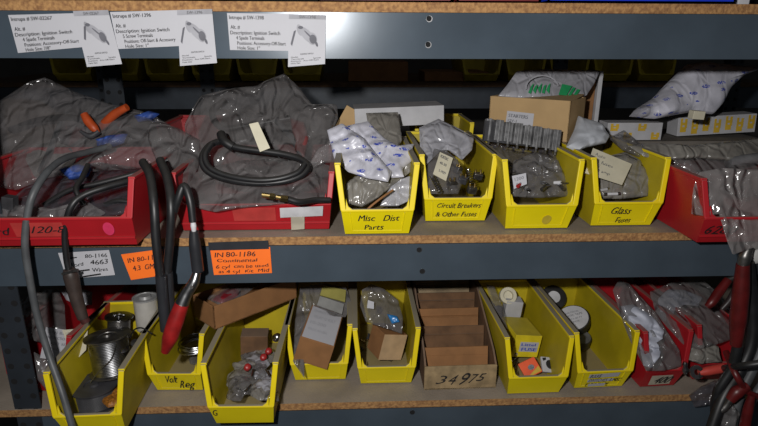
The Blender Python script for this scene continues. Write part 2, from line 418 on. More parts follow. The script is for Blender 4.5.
# red bins, middle shelf
rA = make_bin('parts_bin', 'wide red plastic bin with a pink dot sticker, left end of the middle shelf', 48, 247, SM, .335, RED, frame=False, taper=.012, h=.122, hl=.056)
rB = make_bin('parts_bin', 'wide red plastic bin with a white strip label, beside Misc Dist Parts', 257, 231, SM, .30, RED, frame=False, taper=.012, h=.112, hl=.056)
rC = make_bin('parts_bin', 'red plastic bin jutting over the right end of the middle shelf', 752, 243, SM, .24, RED, frame=False, taper=.016, h=.118)
for d in (rA, rB, rC):
    q = front_quad(d); mb = MB(); a = quad_map(q, .0, .70, .001); b = quad_map(q, 1., .70, .001); mb.bar(a, b, .004, .003, up=(0, -1, 0)); mb.build('ridge', RED, d['t'], world=False)
scrawl(rA, [('Ford', .19, .32, .56, .28), ('120-8', .45, .62, .50, .26)])
shape(rA['t'], 'dot_sticker', front_quad(rA), [ell(.868, .36, .030, .24)], PINK, world=False, off=.002)
q = front_quad(rA); shape(rA['t'], 'clear_label', q, [[(.36, .12), (.63, .12), (.63, .64), (.36, .64)]], mat('faded_red_label', (.5, .05, .045), .3), world=False, off=.0008)
q = front_quad(rB)
sheet(rB['t'], 'strip_label', [quad_map(q, .67, .10, .003), quad_map(q, .95, .04, .003), quad_map(q, .95, .42, .003), quad_map(q, .67, .48, .003)], WHITE, world=False)
sheet(rB['t'], 'tape_piece', [quad_map(q, .74, .45, .0035), quad_map(q, .83, .45, .0035), quad_map(q, .83, .95, .0035), quad_map(q, .74, .98, .0035)], TAPE, world=False)
shape(rB['t'], 'clear_label', q, [[(.36, .10), (.64, .10), (.64, .62), (.36, .62)]], mat('faded_red_label2', (.48, .05, .045), .3), world=False, off=.0008)
scrawl(rC, [('6280', .02, .28, .62, .34)])

# bottom row
bC = make_bin('parts_bin', 'yellow plastic bin holding solder spools, leftmost yellow one of the bottom shelf', 97, 433, SB, .140, YEL, rz=R(2))
bD = make_bin('parts_bin', 'yellow plastic bin hand-lettered Volt Reg with a bundle of wire inside', 180, 391, SB, .128, YEL, rz=R(-2))
scrawl(bD, [('Volt', .26, .50, .48, .44), ('Reg', .52, .82, .82, .48)], wob=.05, bold=.03, slant=.15)
bE = make_bin('parts_bin', 'yellow plastic bin marked with a small G, jutting over the bottom shelf edge', 245, 424, SB, .142, YEL, rz=R(-1), L=.335, frame=False)
scrawl(bE, [('G', .02, .09, .46, .34)], wob=0)
bF = make_bin('parts_bin', 'yellow plastic bin holding a bagged carton with a white label', 320.5, 380.5, SB, .141, YEL)
bG = make_bin('parts_bin', 'yellow plastic bin holding a tan-ended box, left of the cardboard bin', 386, 384, SB, .141, YEL)
bI = make_bin('parts_bin', 'yellow plastic bin holding a yellow carton and an orange packet', 533, 394, SB, .142, YEL, rz=R(1), frame=False)
bJ = make_bin('parts_bin', 'yellow plastic bin with tape rolls and a scribbled white label, bottom shelf', 598, 388, SB, .138, YEL, rz=R(2), L=.31)
q = front_quad(bJ)
shape(bJ['t'], 'paper_label', q, [[(.22, .12), (.78, .06), (.78, .30), (.22, .36)], [(.22, .44), (.72, .40), (.72, .58), (.22, .62)], [(.26, .72), (.60, .70), (.60, .88), (.26, .9)]], PAPER, world=False, off=.0012)
scrawl(bJ, [('BULKE', .24, .44, .34, .2), ('SWITCHES  & MISC', .24, .86, .60, .2), ('ELEC TAPE', .20, .66, .88, .2)], wob=.02)
bK = make_bin('parts_bin', 'red plastic bin labelled 400 at the right of the bottom shelf', 657, 387, SB, .108, RED, frame=False, rz=R(3))
q = front_quad(bK)
shape(bK['t'], 'tape_label', q, [[(.19, .26), (.74, .26), (.80, .84), (.19, .86)]], TAPE, world=False, off=.0012)
ink(bK['t'], 'handwriting', q, [('400', .28, .70, .76, .42)], INK, off=.0016, world=False, bold=.06, slant=.3)
bL = make_bin('parts_bin', 'red plastic bin behind the red ring terminal on the bottom shelf', 708, 380, SB, .105, RED, frame=False)
bM = make_bin('parts_bin', 'red plastic bin at the far left of the bottom shelf, behind the perforated post', 48, 392, SB, .15, RED, frame=False, rz=R(-6))

# second row of bins behind, middle shelf
for px, py, m, lab in ((444, 190, YEL, 'yellow plastic bin behind the Circuit Breakers bin'), (370, 190, YEL, 'yellow plastic bin behind the Misc Dist Parts bin')):
    pass
def rear_bin(x, y, z, w, m, lab, L=.2, h=.135):
    t = thing('parts_bin', lab, 'bin', (x, y, z)); bin_parts(t, w, h, L, m, frame=False); return t
rear_bin(P(444, 130, .42).x, .405, SM + .0035, .15, YEL, 'yellow plastic bin in the second row, showing above the Circuit Breakers bin', L=.19, h=.148)
rear_bin(P(20, 150, .38).x, .36, SM + .0035, .16, RED, 'red plastic bin at the rear left of the middle shelf under the big clear bag', h=.15)
rear_bin(P(190, 130, .38).x, .36, SM + .0035, .15, RED, 'red plastic bin in the rear between the two big clear bags', h=.15)

# ---------------------------------------------------------------- cardboard bin 34975
p = PZ(460, 389, SB + .001); c = Vector((p.x, p.y, SB + .001))
t = thing('cardboard_bin', 'open cardboard parts bin with 34975 written on its front', 'bin', c, R(1))
W, L, H, HF = .155, .31, .145, .056
def cb(mb, a, b): mb.box(((a[0] + b[0]) / 2, (a[1] + b[1]) / 2, (a[2] + b[2]) / 2), (b[0] - a[0], b[1] - a[1], b[2] - a[2]))
mb = MB(); cb(mb, (-W / 2, 0, 0), (W / 2, L, .003)); cb(mb, (-W / 2, L - .003, 0), (W / 2, L, H))
mb.build('base', GCARD, t, world=False)
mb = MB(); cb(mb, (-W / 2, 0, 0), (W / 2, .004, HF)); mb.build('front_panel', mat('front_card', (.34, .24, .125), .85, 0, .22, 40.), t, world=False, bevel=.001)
for s in (-1, 1):
    mb = MB(); x0, x1 = (s * W / 2, s * (W / 2 - .004)); pr = [(0.004, 0), (0.004, HF), (.03, HF + .02), (.20, H), (L - .003, H), (L - .003, 0)]
    vs = [(x0, y, z) for y, z in pr] + [(x1, y, z) for y, z in pr]; n = 6
    mb.add(vs, [tuple(range(n)), tuple(range(n, 2 * n))[::-1]] + [(i, i + n, (i + 1) % n + n, (i + 1) % n) for i in range(n)])
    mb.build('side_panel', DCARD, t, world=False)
ink(t, 'handwriting', [Vector((-W / 2, -.0005, HF)), Vector((W / 2, -.0005, HF)), Vector((W / 2, -.0005, 0)), Vector((-W / 2, -.0005, 0))], [('3', .16, .27, .72, .34), ('4', .30, .40, .78, .42), ('9', .45, .56, .80, .52), ('7', .60, .68, .72, .38), ('5', .71, .80, .66, .34)], INK, wob=.03, world=False, slant=.2, bold=.0)
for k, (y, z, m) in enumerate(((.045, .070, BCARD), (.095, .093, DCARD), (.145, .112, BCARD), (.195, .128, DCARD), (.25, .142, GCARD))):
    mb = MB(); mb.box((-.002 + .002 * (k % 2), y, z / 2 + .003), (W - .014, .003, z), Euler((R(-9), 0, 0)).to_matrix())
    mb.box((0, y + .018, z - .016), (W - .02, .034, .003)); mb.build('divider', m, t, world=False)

# ---------------------------------------------------------------- paper signs on top beam
def beamq(pts, Y=-.0022): return [P(x, y, Y) for x, y in pts]
def text_sign(label, pts, rows, Y):
    q = beamq(pts, Y); t = thing('paper_sign', label, 'sign', q[3].lerp(q[2], .5)); sh = sheet(t, 'sheet', q, PAPER)
    ink(sh, 'printed_text', q, rows, INK, bold=.05)
def rows(a, b, c, hole): return [('Intrupa # ' + a, .03, .58, .16, .10), ('Alt. #', .04, .19, .42, .10), ('Description: Ignition Switch', .03, .84, .57, .10), (b, .12, .58, .71, .10), ('Positions: ' + c, .13, .93, .85, .095), ('Hole Size: ' + hole, .13, .50, .98, .09)]
text_sign('white typed paper sign for switch SW-02267, leftmost on the top beam', [(8, 15), (83, 13), (84, 47), (18, 53)], rows('SW-02267', '4 Spade Terminals', 'Accessory-Off-Start', '7/8"'), -.0016)
text_sign('white typed paper sign for switch SW-1396, second on the top beam', [(110, 12), (180, 10), (180, 46), (118, 49)], rows('SW-1396', '5 Screw Terminals', 'Off-Start & Accessory', '1"'), -.0016)
text_sign('white typed paper sign for switch SW-1398, rightmost on the top beam', [(227, 13), (290, 14), (290, 51), (230, 50)], rows('SW-1398', '4 Spade Terminals', 'Accessory-Off-Start', '1"'), -.0016)
def pic_sign(label, pts, num, fl, Y):
    q = beamq(pts, Y); t = thing('picture_card', label, 'sign', q[3].lerp(q[2], .5)); t = sheet(t, 'sheet', q, PAPER)
    shape(t, 'header_band', q, [[(.0, .0), (1, .0), (1, .09), (0, .09)]], LINK)
    ink(t, 'printed_text', q, [(num, .28, .72, .075, .05), ('IGNITION SWITCH', .33, .68, .78, .03)] + [(s, .08, .08 + w, .83 + i * .04, .026) for i, (s, w) in enumerate((('Model', .18), ('Terminals          Spade', .8), ('Positions   Acc-Off-Start', .75), ('Hole Size', .25)))], INK, off=.0011)
    g = lambda x: x
    a = R(35)
    shape(t, 'switch_picture', q, [ell(.50, .40, .24, .10, a), ell(.64, .47, .14, .115, a), ell(.30, .30, .12, .07, R(60))], LINK)
    shape(t, 'switch_shading', q, [ell(.66, .48, .10, .085, a), [(.20, .28), (.27, .26), (.17, .52), (.12, .50)] if fl else [(.14, .32), (.2, .3), (.1, .60), (.06, .56)], ell(.55, .40, .16, .018, a), ell(.32, .25, .07, .03, 0), ell(.76, .58, .03, .06, R(-30))], GINK, off=.0012)
pic_sign('white card with a grey ignition switch picture, left of the three picture cards', [(73, 11), (108, 10), (122, 64), (87, 67)], 'SW-02267', 1, -.0034)
pic_sign('white card with a grey ignition switch picture, middle of the three picture cards', [(177, 10), (212, 9), (217, 63), (180, 66)], 'SW-1396', 0, -.0034)
pic_sign('white card with a grey ignition switch picture, right of the three picture cards', [(289, 14), (326, 15), (325, 64), (288, 67)], 'SW-1398', 0, -.0034)

def card(name, label, pts, m, lines, Y=-.0022, wob=.03, bold=.03, slant=.1):
    q = beamq(pts, Y); t = thing(name, label, 'card', q[3].lerp(q[2], .5)); t = sheet(t, 'sheet', q, m)
    ink(t, 'handwriting', q, lines, INK, wob=wob, bold=bold, slant=slant); return t, q
t, q = card('note_card', 'white handwritten card 80-1166 4663 Wires taped on the middle beam', [(58, 253), (109, 250), (115, 275), (67, 279)], PAPER, [('80-1166', .50, .94, .26, .15), ('Ford', .18, .42, .54, .14), ('4663', .56, .92, .52, .18), ('Wires', .56, .88, .80, .15)])
shape(t, 'crossed_out_marks', q, [[(.30, .70), (.52, .68), (.52, .74), (.30, .76)], [(.34, .93), (.72, .88), (.72, .94), (.34, .99)], [(.08, .22), (.34, .18), (.34, .22), (.08, .27)]], INK)
card('note_card', 'orange handwritten card reading 80-1145 4.3 GMV, the smaller orange one on the middle beam', [(121, 254.5), (162, 249), (165, 275), (131, 280)], ORNG, [('IN 80-1145', .10, .95, .34, .17), ('4.3  GM V', .16, .90, .68, .20)])
t, q = card('note_card', 'large orange handwritten card for continental kit IN 80-1186 under a strip of dark tape', [(210, 248.5), (270, 247), (272, 273), (214, 275)], ORNG, [('IN 80-1186', .06, .74, .32, .17), ('Continental', .08, .76, .53, .13), ('6 cyl  can be used', .06, .94, .75, .13), ('as 4 cyl  Kit  Mid', .08, .94, .94, .12)])
sheet(t.parent, 'tape_strip', beamq([(208, 242.5), (268, 240.5), (269, 249), (209, 250.5)], -.0028), mat('dark_tape', (.03, .032, .038), .35))

# ---------------------------------------------------------------- top shelf contents (only the lowest edge shows)
def tray(label, x0, x1, m, z=ST, h=.09, y0=.012, L=.25):
    a = P(x0, 3, y0); b = P(x1, 3, y0); w = b.x - a.x; t = thing('storage_tray', label, 'tray', ((a.x + b.x) / 2, y0, z + .0008))
    mb = MB(); cb(mb, (-w / 2, 0, 0), (w / 2, .003, h)); cb(mb, (-w / 2, L - .003, 0), (w / 2, L, h)); cb(mb, (-w / 2, 0, 0), (-w / 2 + .003, L, h)); cb(mb, (w / 2 - .003, 0, 0), (w / 2, L, h)); cb(mb, (-w / 2, 0, 0), (w / 2, L, .003))
    mb.build('body', m, t, world=False)
    mb = MB(); cb(mb, (-w / 2 - .003, -.003, h), (w / 2 + .003, .004, h + .005)); cb(mb, (-w / 2 - .003, L - .004, h), (w / 2 + .003, L + .003, h + .005)); mb.build('rim', m, t, world=False)
tray('dark red tray on the top shelf, cut by the picture edge above the signs', -60, 150, DRED, y0=.03)
tray('dark red tray on the top shelf, just right of the paper signs', 318, 452, DRED, y0=.018)
tray('dark red tray on the top shelf, next to the blue tray', 457, 540, DRED, y0=.016)
tray('blue tray on the top shelf at the upper right', 548, 735, BLUE, y0=-.004)
mb = MB(); pp = P(744, 2, .02); mb.box((pp.x, .06, ST + .041), (.02, .08, .08)); single(mb, 'small_carton', WDUST, 'small white carton at the top right corner beside the blue tray', 'box', bevel=.001)

# ---------------------------------------------------------------- back rack
YB = 1.12
ZR = P(379, 87, YB).z; HR = ZR - P(379, 108, YB).z
rk = thing('shelving_rack', 'second steel storage rack standing in the dark behind the front one', 'shelving', (0, YB, 0))
for zt in (ZR, ZR - .42, ZR + .55):
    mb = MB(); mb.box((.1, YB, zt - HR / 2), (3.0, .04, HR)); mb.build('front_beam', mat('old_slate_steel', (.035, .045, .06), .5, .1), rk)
for px in (104, 207, 560, 735):
    mb = MB(); perforated_post(mb, P(px, 80, YB - .03).x, YB - .026, .05, .04, 2.1); mb.build('upright_post', [POST, HOLE], rk)
for zt, lab in ((ZR, 'particle board deck of the rear rack, level with the gap under the sign beam'), (ZR - .42, 'lower particle board deck of the rear rack behind the middle shelf'), ):
    mb = MB(); mb.box((.1, YB + .29, zt + .009), (3.0, .62, .016)); single(mb, 'shelf_board', mat('dimmed_rear_board', (.11, .06, .03), .85, 0, .2, 60.), lab, 'shelf')  # particle board darkened in colour to stand for the dim rear
t0 = thing('parts_bin', 'yellow plastic bin in a row on the dark rear rack', 'bin', (-1.0, YB - .015, ZR + .021), 0, 'yellow bins on the rear rack'); bin_parts(t0, .15, .085, .26, mat('olive_dimmed_plastic', (.52, .40, .012), .6, 0, .2, 12., dust=.9, dustcol=(.08, .06, .03)), frame=False, hl=.026)  # bin yellow dulled in colour to stand for flash falloff
for k in range(1, 14):
    if k in (6, 7, 8): continue
    c = copy_tree(t0); c.location = (-1.0 + k * .163, YB - .015, ZR + .021)
for k, (px, w, h, lab) in enumerate(((378, .22, .07, 'low brown carton on the rear rack behind the grey lidded box'), (455, .24, .035, 'flat brown carton lying on the rear rack right of the low carton'))):
    mb = MB(); p = P(px, 85, YB + .05); mb.box((p.x, YB + .12, ZR + .0175 + h / 2 + .001), (w, .2, h)); single(mb, 'carton', BCARD, lab, 'box', bevel=.002)

# ================================================================ contents
def pts3(l): return [P(*p) for p in l]
def tubething(name, label, cat, l, r, m, group=None, world=None):
    mb = MB(); mb.tube(world or pts3(l), r); return single(mb, name, m, label, cat, group, smooth=True)
def rbox(name, label, cat, c, size, rot, m, group=None, bevel=.001):
    mb = MB(); mb.box((0, 0, 0), size); o = mb.build(name, m, bevel=bevel); o.location = c; o.rotation_euler = [R(a) for a in rot]
    ORG[o.name] = Vector((0, 0, 0)); return tag(o, label, cat, group)
def face_sheet(parent, name, size, side, uv, m, off=.0006):
    """flat piece on a face of an rbox, local coordinates; side 'front'|'top'|'right'"""
    sx, sy, sz = (s / 2 for s in size); u0, v0, u1, v1 = uv
    if side == 'front': q = [Vector((-sx, -sy, sz)), Vector((sx, -sy, sz)), Vector((sx, -sy, -sz)), Vector((-sx, -sy, -sz))]
    elif side == 'top': q = [Vector((-sx, sy, sz)), Vector((sx, sy, sz)), Vector((sx, -sy, sz)), Vector((-sx, -sy, sz))]
    else: q = [Vector((sx, -sy, sz)), Vector((sx, sy, sz)), Vector((sx, sy, -sz)), Vector((sx, -sy, -sz))]
    qq = [quad_map(q, a, b, off) for a, b in ((u0, v0), (u1, v0), (u1, v1), (u0, v1))]
    sheet(parent, name, qq, m, world=False, n=1); return qq
def open_box(name, label, A, B, D, h, m, inner=None, th=.003, flap=None):
    """open carton from three top corners (near, along, across) going down by h"""
    A, B, D = Vector(A), Vector(B), Vector(D); u = (B - A); u.z = 0; Lu = u.length; u.normalize(); v = (D - A); v.z = 0; v -= u * v.dot(u); Lv = v.length; v.normalize()
    z = Vector((0, 0, 1)); base = A - z * h; t = thing(name, label, 'box', base)
    rot = Matrix((u, v, z)).transposed(); 
    def b(a, c): 
        mid = [(a[i] + c[i]) / 2 for i in range(3)]; return base + rot @ Vector(mid), [abs(c[i] - a[i]) for i in range(3)]
    def add(nm, a, c, mm):
        mb = MB(); ce, sz = b(a, c); mb.box(ce, sz, rot); mb.build(nm, mm, t, bevel=.0006)
    add('base', (0, 0, 0), (Lu, Lv, th), m); add('side_panel', (0, 0, 0), (Lu, th, h), m); add('side_panel', (0, Lv - th, 0), (Lu, Lv, h), inner or m)
    add('end_panel', (0, 0, 0), (th, Lv, h), m); add('end_panel', (Lu - th, 0, 0), (Lu, Lv, h), inner or m)
    return t, rot, base, Lu, Lv

# ---- middle shelf, left: bagged cable sets over the wide red bin
bag('plastic_bag', 'large crinkled clear plastic bag heaped over the wide red bin with the pink dot', 'bag', [(-12, 108), (10, 93), (28, 82), (45, 77), (75, 92), (110, 104), (150, 113), (178, 130), (192, 152), (186, 172), (150, 168), (95, 172), (48, 178), (15, 190), (-12, 185)], surfY(80, .36, 190, .10), CFILM, thick=.03, seed=3, amp=.032, freq=16, nr=30, na=140)
bag('plastic_bag', 'dark smoky bag of wires lying in the wide red bin with the pink dot', 'bag', [(8, 200), (30, 182), (48, 168), (100, 162), (142, 168), (156, 184), (142, 212), (95, 218), (30, 217), (4, 213)], surfY(165, .20, 218, .02), DFILM, thick=.02, seed=5, amp=.02, freq=24)
bag('plastic_bag', 'flat clear bag flap crossing the front lip of the wide red bin at far left', 'bag', [(-10, 204), (30, 205), (62, 210), (85, 200), (106, 213), (95, 219), (40, 218), (-10, 217)], surfY(200, .04, 219, .0), CFILM, thick=.006, seed=8, amp=.012, freq=30)
bag('plastic_bag', 'tan-grey bag slumped at the left picture edge behind the red bin', 'bag', [(-15, 112), (10, 98), (40, 100), (62, 115), (60, 140), (30, 158), (-15, 160)], surfY(98, .42, 160, .30), mat('tan_grey_sack', (.16, .125, .10), .6, 0, .2, 12., bump=.3, bs=40), thick=.03, seed=11, amp=.02, freq=12)
bag('plastic_bag', 'small smoky bag wedged between the two wide red bins', 'bag', [(150, 120), (178, 128), (200, 140), (198, 168), (188, 192), (172, 190), (158, 165), (148, 140)], surfY(120, .22, 192, .08), SFILM, thick=.02, seed=13, amp=.02, freq=24)
bag('cloth_bundle', 'bright blue cloth bundle showing through the large clear bag', 'cloth', [(96, 140), (110, 136), (128, 134), (124, 143), (108, 149), (98, 147)], surfY(135, .20, 149, .18), BLUB, thick=.018, seed=2, amp=.01, freq=40, nr=10, na=40)
bag('cloth_bundle', 'blue cloth bundle low in the wide red bin, under the first one', 'cloth', [(60, 170), (78, 164), (92, 168), (88, 177), (70, 180)], surfY(164, .15, 180, .13), BLUB, thick=.014, seed=4, amp=.01, freq=40, nr=10, na=40)
bag('cloth_bundle', 'dark blue cloth end at the upper right of the large clear bag', 'cloth', [(134, 116), (150, 111), (160, 114), (152, 120), (138, 122)], surfY(110, .27, 122, .25), BLUB, thick=.012, seed=6, amp=.006, freq=40, nr=10, na=40)
t = thing('pliers', 'pliers with orange grips poking out of the large clear bag', 'pliers', P(98, 131, .24))
for a in ([(127, 107, .215), (115, 114, .22), (104, 124, .225), (98, 131, .23)], [(84, 114, .19), (88, 121, .185), (94, 128, .18), (98, 133, .18)]):
    mb = MB(); mb.tube(pts3(a), .009, rr=[.0075, .0095, .009, .005]); mb.build('grip', ORH, t, smooth=True)
mb = MB(); mb.tube(pts3([(99, 131, .18), (90, 136, .175), (80, 131, .175)]), .006, rr=[.007, .006, .003]); mb.build('jaw', DGREY, t, smooth=True)
for k, l in enumerate(([(44, 205, .06), (70, 190, .07), (100, 183, .08), (140, 172, .10), (168, 160, .12)], [(88, 165, .09), (82, 178, .05), (76, 190, .02), (84, 205, .01)], [(105, 205, .05), (118, 201, .05), (135, 203, .05)])):
    tubething('wiring_lead', ['long black wire lead crossing the bag in the wide red bin', 'short black wire lead bending down inside the wide red bin', 'black wire stub at the right inside of the wide red bin'][k], 'cable', l, .005, RUB)
rbox('connector_block', 'black connector block at the left inside of the wide red bin', 'connector', P(10, 203, .02), (.02, .02, .026), (0, 10, 0), DGREY)
# grey and black leads running down in front of the middle beam
tubething('rubber_cable', 'long grey rubber cable curving down past the middle beam at far left', 'cable', [(110, 146, .16), (88, 152, .12), (66, 158, .06), (49, 170, .0), (34, 192, -.045), (27.5, 215, -.055), (25, 245, -.06), (29, 275, -.06), (37, 315, -.06), (49, 355, -.07), (63, 395, -.10), (76, 440, -.12)], .0062, GRUB)
t = thing('clamp_lead', 'black cable ending in a dark brown clamp sleeve, hanging over the white note card', 'cable', P(84, 322, -.05))
mb = MB(); mb.tube(pts3([(150, 166, .10), (138, 178, .03), (110, 186, -.01), (84, 195, -.035), (71, 207, -.05), (65, 230, -.05), (66, 255, -.05), (69, 272, -.05)]), .0055); mb.build('cable', RUB, t, smooth=True)
mb = MB(); mb.tube(pts3([(69, 269, -.05), (71, 276, -.05), (77, 300, -.05), (83, 318, -.05)]), .01, rr=[.010, .0135, .0115, .0095]); mb.build('sleeve', mat('brown_black_rubber', (.05, .035, .03), .5, 0, .2, 50.), t, smooth=True)
mb = MB(); mb.tube(pts3([(81, 314, -.05), (86, 322, -.048)]), .008); mb.build('sleeve_end', mat('maroon_end', (.07, .02, .018), .5), t, smooth=True)
mb = MB(); mb.bar(P(62, 274, -.062), P(78, 270, -.062), .004, .004); mb.build('clip', DSTEEL, t)

# parts seen through the large clear bag and the tall smoky bag
for k, (l, rr, m, lab) in enumerate((
    ([(10, 130, .28), (40, 120, .28), (75, 118, .27), (92, 132, .26), (70, 150, .24)], .007, RUB, 'black hose looping inside the large clear bag, left of the pliers'),
    ([(70, 108, .32), (60, 125, .28), (50, 150, .22), (40, 172, .17)], .006, GRUB, 'grey lead running down inside the large clear bag'),
    ([(130, 130, .25), (150, 135, .22), (168, 150, .2), (175, 168, .18)], .006, RUB, 'black lead inside the right half of the large clear bag'),
    ([(225, 100, .28), (212, 112, .26), (222, 128, .24), (250, 125, .24), (290, 118, .25)], .007, RUB, 'black hose inside the top of the tall smoky bag'),
    ([(275, 120, .24), (292, 138, .21), (300, 155, .18), (285, 165, .16)], .008, GRUB, 'grey hose bending inside the tall smoky bag'))):
    tubething('wiring_lead', lab, 'cable', l, rr, m)
bag('red_sachet', 'dull red wrapped part inside the right of the tall smoky bag', 'packet', [(290, 118), (304, 122), (309, 138), (304, 158), (295, 150)], surfY(118, .25, 158, .17), mat('dull_red_sachet', (.20, .05, .05), .5), thick=.01, seed=29, amp=.01, freq=20, nr=10, na=40)
bag('paper_insert', 'pale paper insert inside the lower left of the large clear bag', 'paper', [(20, 150), (50, 140), (80, 150), (70, 170), (35, 178)], surfY(140, .26, 178, .19), mat('dim_paper', (.25, .24, .22), .7), thick=.006, seed=28, amp=.014, freq=20, nr=10, na=40)
# ---- over the second red bin
bag('plastic_bag', 'tall smoky plastic bag holding hoses, heaped over the red bin with the white strip label', 'bag', [(186, 150), (184, 124), (200, 96), (225, 90), (255, 86), (284, 73), (298, 86), (312, 104), (337, 104), (338, 118), (330, 135), (328, 160), (318, 172), (250, 178), (200, 178)], surfY(74, .34, 178, .12), SFILM, thick=.035, seed=21, amp=.036, freq=14, nr=30, na=140)
bag('plastic_bag', 'smoky plastic bag lying flat under the oval hose, by the white strip label', 'bag', [(182, 194), (196, 172), (240, 160), (300, 158), (331, 166), (327, 200), (285, 204), (240, 208), (215, 212), (196, 208)], surfY(160, .13, 212, -.012), SFILM, thick=.016, seed=24, amp=.016, freq=20, nr=24, na=120)
bag('plastic_bag', 'clear bag piece between the tall smoky bag and the crumpled white bag', 'bag', [(308, 165), (318, 148), (332, 140), (348, 150), (346, 162), (325, 163), (312, 170)], surfY(140, .14, 170, .10), CFILM, thick=.01, seed=25, amp=.012, freq=30)
loop = [(222, 140, .11), (209, 146, .09), (202, 158, .07), (206, 170, .055), (222, 178, .045), (250, 183, .035), (280, 182, .035), (300, 176, .045), (308, 167, .06), (300, 159, .075), (283, 154, .085), (262, 151, .09), (240, 148, .095), (228, 145, .10)]
t = thing('rubber_hose', 'black rubber hose coiled in an oval on the smoky bag over the second red bin', 'hose', P(250, 183, .035))
mb = MB(); mb.tube(pts3(loop), .0062); mb.tube(pts3([(a + 3 * (1 if a < 255 else -1), b - 3, c - .004) for a, b, c in loop[1:9]]), .0055); mb.build('hose', RUB, t, smooth=True)
mb = MB(); mb.tube(pts3([(221, 134, .12), (224, 141, .10), (233, 147, .095)]), .009); mb.build('collar', RUB, t, smooth=True)
t = thing('brass_fitting', 'brass hose fitting with black hose end on the flat smoky bag', 'fitting', P(275, 197, -.02))
for k, (a, b, r) in enumerate((((262, 195), (270, 196), .0045), ((270, 196), (275, 197), .0065), ((276, 197), (281, 198), .0045), ((281, 198), (288, 199), .0062))):
    mb = MB(); mb.tube([P(*a, -.035), P(*b, -.035)], r, n=6 if k % 2 else 12); mb.build(['tip', 'hex_nut', 'barrel', 'hex_nut'][k], BRASS, t)
mb = MB(); mb.tube(pts3([(288, 199, -.035), (300, 202, -.03), (315, 200, -.01), (330, 200, .0)]), .0055); mb.build('hose', RUB, t, smooth=True)
qs = [P(249, 124, .10), P(258, 122, .10), P(270, 148, .075), P(260, 152, .075)]
t = thing('paper_tag', 'small cream paper tag caught in the tall smoky bag', 'tag', qs[3]); sheet(t, 'sheet', qs, CREAM)

# ---- battery cables hanging in front of the middle beam
for k, (l, s) in enumerate((([(143, 162, .02), (150, 176, -.02), (154, 205, -.06), (156, 240, -.07), (160, 275, -.07), (163, 300, -.07)], [(161, 275, -.07), (163, 300, -.07), (166, 330, -.07)]), ([(160, 160, .03), (167, 178, -.01), (171, 205, -.05), (170, 240, -.055), (167, 275, -.055), (169, 296, -.055)], [(167, 272, -.055), (169, 300, -.055), (170, 326, -.055)]))):
    t = thing('battery_cable', ['thick black battery cable with long sleeve end, left of the two beside the red-gripped clamp', 'thick black battery cable with long sleeve end, nearest the red-gripped clamp'][k], 'cable', P(*s[-1]))
    mb = MB(); mb.tube(pts3(l), .0078); mb.build('cable', RUB, t, smooth=True); mb = MB(); mb.tube(pts3(s), .010); mb.build('sleeve', mat('black_sleeve', (.022, .023, .027), .4), t, smooth=True)
t = thing('battery_clamp', 'steel battery clamp with a long red grip hanging over the middle beam', 'clamp', P(170, 350, -.06))
mb = MB(); mb.tube(pts3([(168, 258, -.04), (171, 225, -.045), (178, 200, -.05), (184, 186, -.045), (190, 200, -.055), (193, 222, -.06)]), .0068); mb.build('cable', RUB, t, smooth=True)
mb = MB(); mb.tube(pts3([(193, 221, -.06), (193.5, 226, -.06), (194, 231, -.06)]), .0052, rr=[.004, .0052, .004]); mb.build('ferrule', WHITE, t, smooth=True)
mb = MB(); mb.tube(pts3([(194, 231, -.06), (195, 245, -.06), (198, 271, -.06)]), .0105, rr=[.0075, .0105, .0105]); mb.build('sleeve', mat('black_sleeve', (.022, .023, .027), .4), t, smooth=True)
mb = MB(); mb.tube(pts3([(197, 272, -.06), (194, 282, -.065), (187, 293, -.07), (181, 306, -.075)]), .01, rr=[.007, .0095, .010, .0125]); mb.build('jaw', STEEL, t, smooth=True)
pp = P(192, 287, -.078); mb = MB(); mb.lathe(pp, (0, -1, .2), [(0, .0032), (.003, .0032)], 12); mb.build('rivet', DSTEEL, t)
mb = MB(); mb.tube(pts3([(182, 304, -.075), (176, 320, -.08), (170, 338, -.085), (165, 352, -.085)]), .0135, rr=[.0125, .0145, .014, .007], n=16); mb.build('grip', REDH, t, smooth=True)

# ---- Misc Dist bin
bag('plastic_bag', 'grey translucent bag with a printed corner behind the crumpled white bags', 'bag', [(366, 113), (398, 112), (402, 140), (395, 152), (372, 148)], surfY(112, .24, 150, .16), GFILM, thick=.008, seed=31, amp=.006, freq=14)
bag('plastic_bag', 'crumpled white bag with blue print, draped over the left wall of the Misc Dist bin', 'bag', [(327, 130), (342, 123), (352, 130), (364, 138), (376, 154), (392, 172), (388, 182), (366, 178), (348, 172), (334, 158)], surfY(124, .16, 180, .04), WFILM, thick=.012, seed=32, amp=.02, freq=22)
bag('plastic_bag', 'crumpled white bag with blue print on the right side of the Misc Dist bin', 'bag', [(346, 126), (368, 121), (384, 138), (398, 146), (414, 144), (411, 152), (416, 158), (403, 168), (404, 177), (392, 178), (374, 160), (362, 140)], surfY(122, .20, 178, .06), WFILM, thick=.012, seed=33, amp=.02, freq=24)
bag('plastic_bag', 'dull grey bag crushed into the mouth of the Misc Dist bin', 'bag', [(345, 184), (358, 174), (384, 170), (411, 160), (411, 172), (394, 184), (378, 198), (362, 207), (346, 203)], surfY(165, .10, 206, .05), GFILM, thick=.016, seed=34, amp=.02, freq=26)
bag('plastic_bag', 'thin clear bag at the lower right of the Misc Dist bin', 'bag', [(384, 196), (396, 180), (410, 176), (411, 200), (398, 206), (380, 206)], surfY(176, .09, 206, .055), PFILM, thick=.006, seed=35, amp=.01, freq=26)
tubething('twist_tie', 'brown twisted tie hanging over the Misc Dist lettering', 'wire', [(393, 190, .05), (380, 199, .03), (368, 209, .018), (361, 219, .018), (352, 227, .018)], .0022, BCARD)

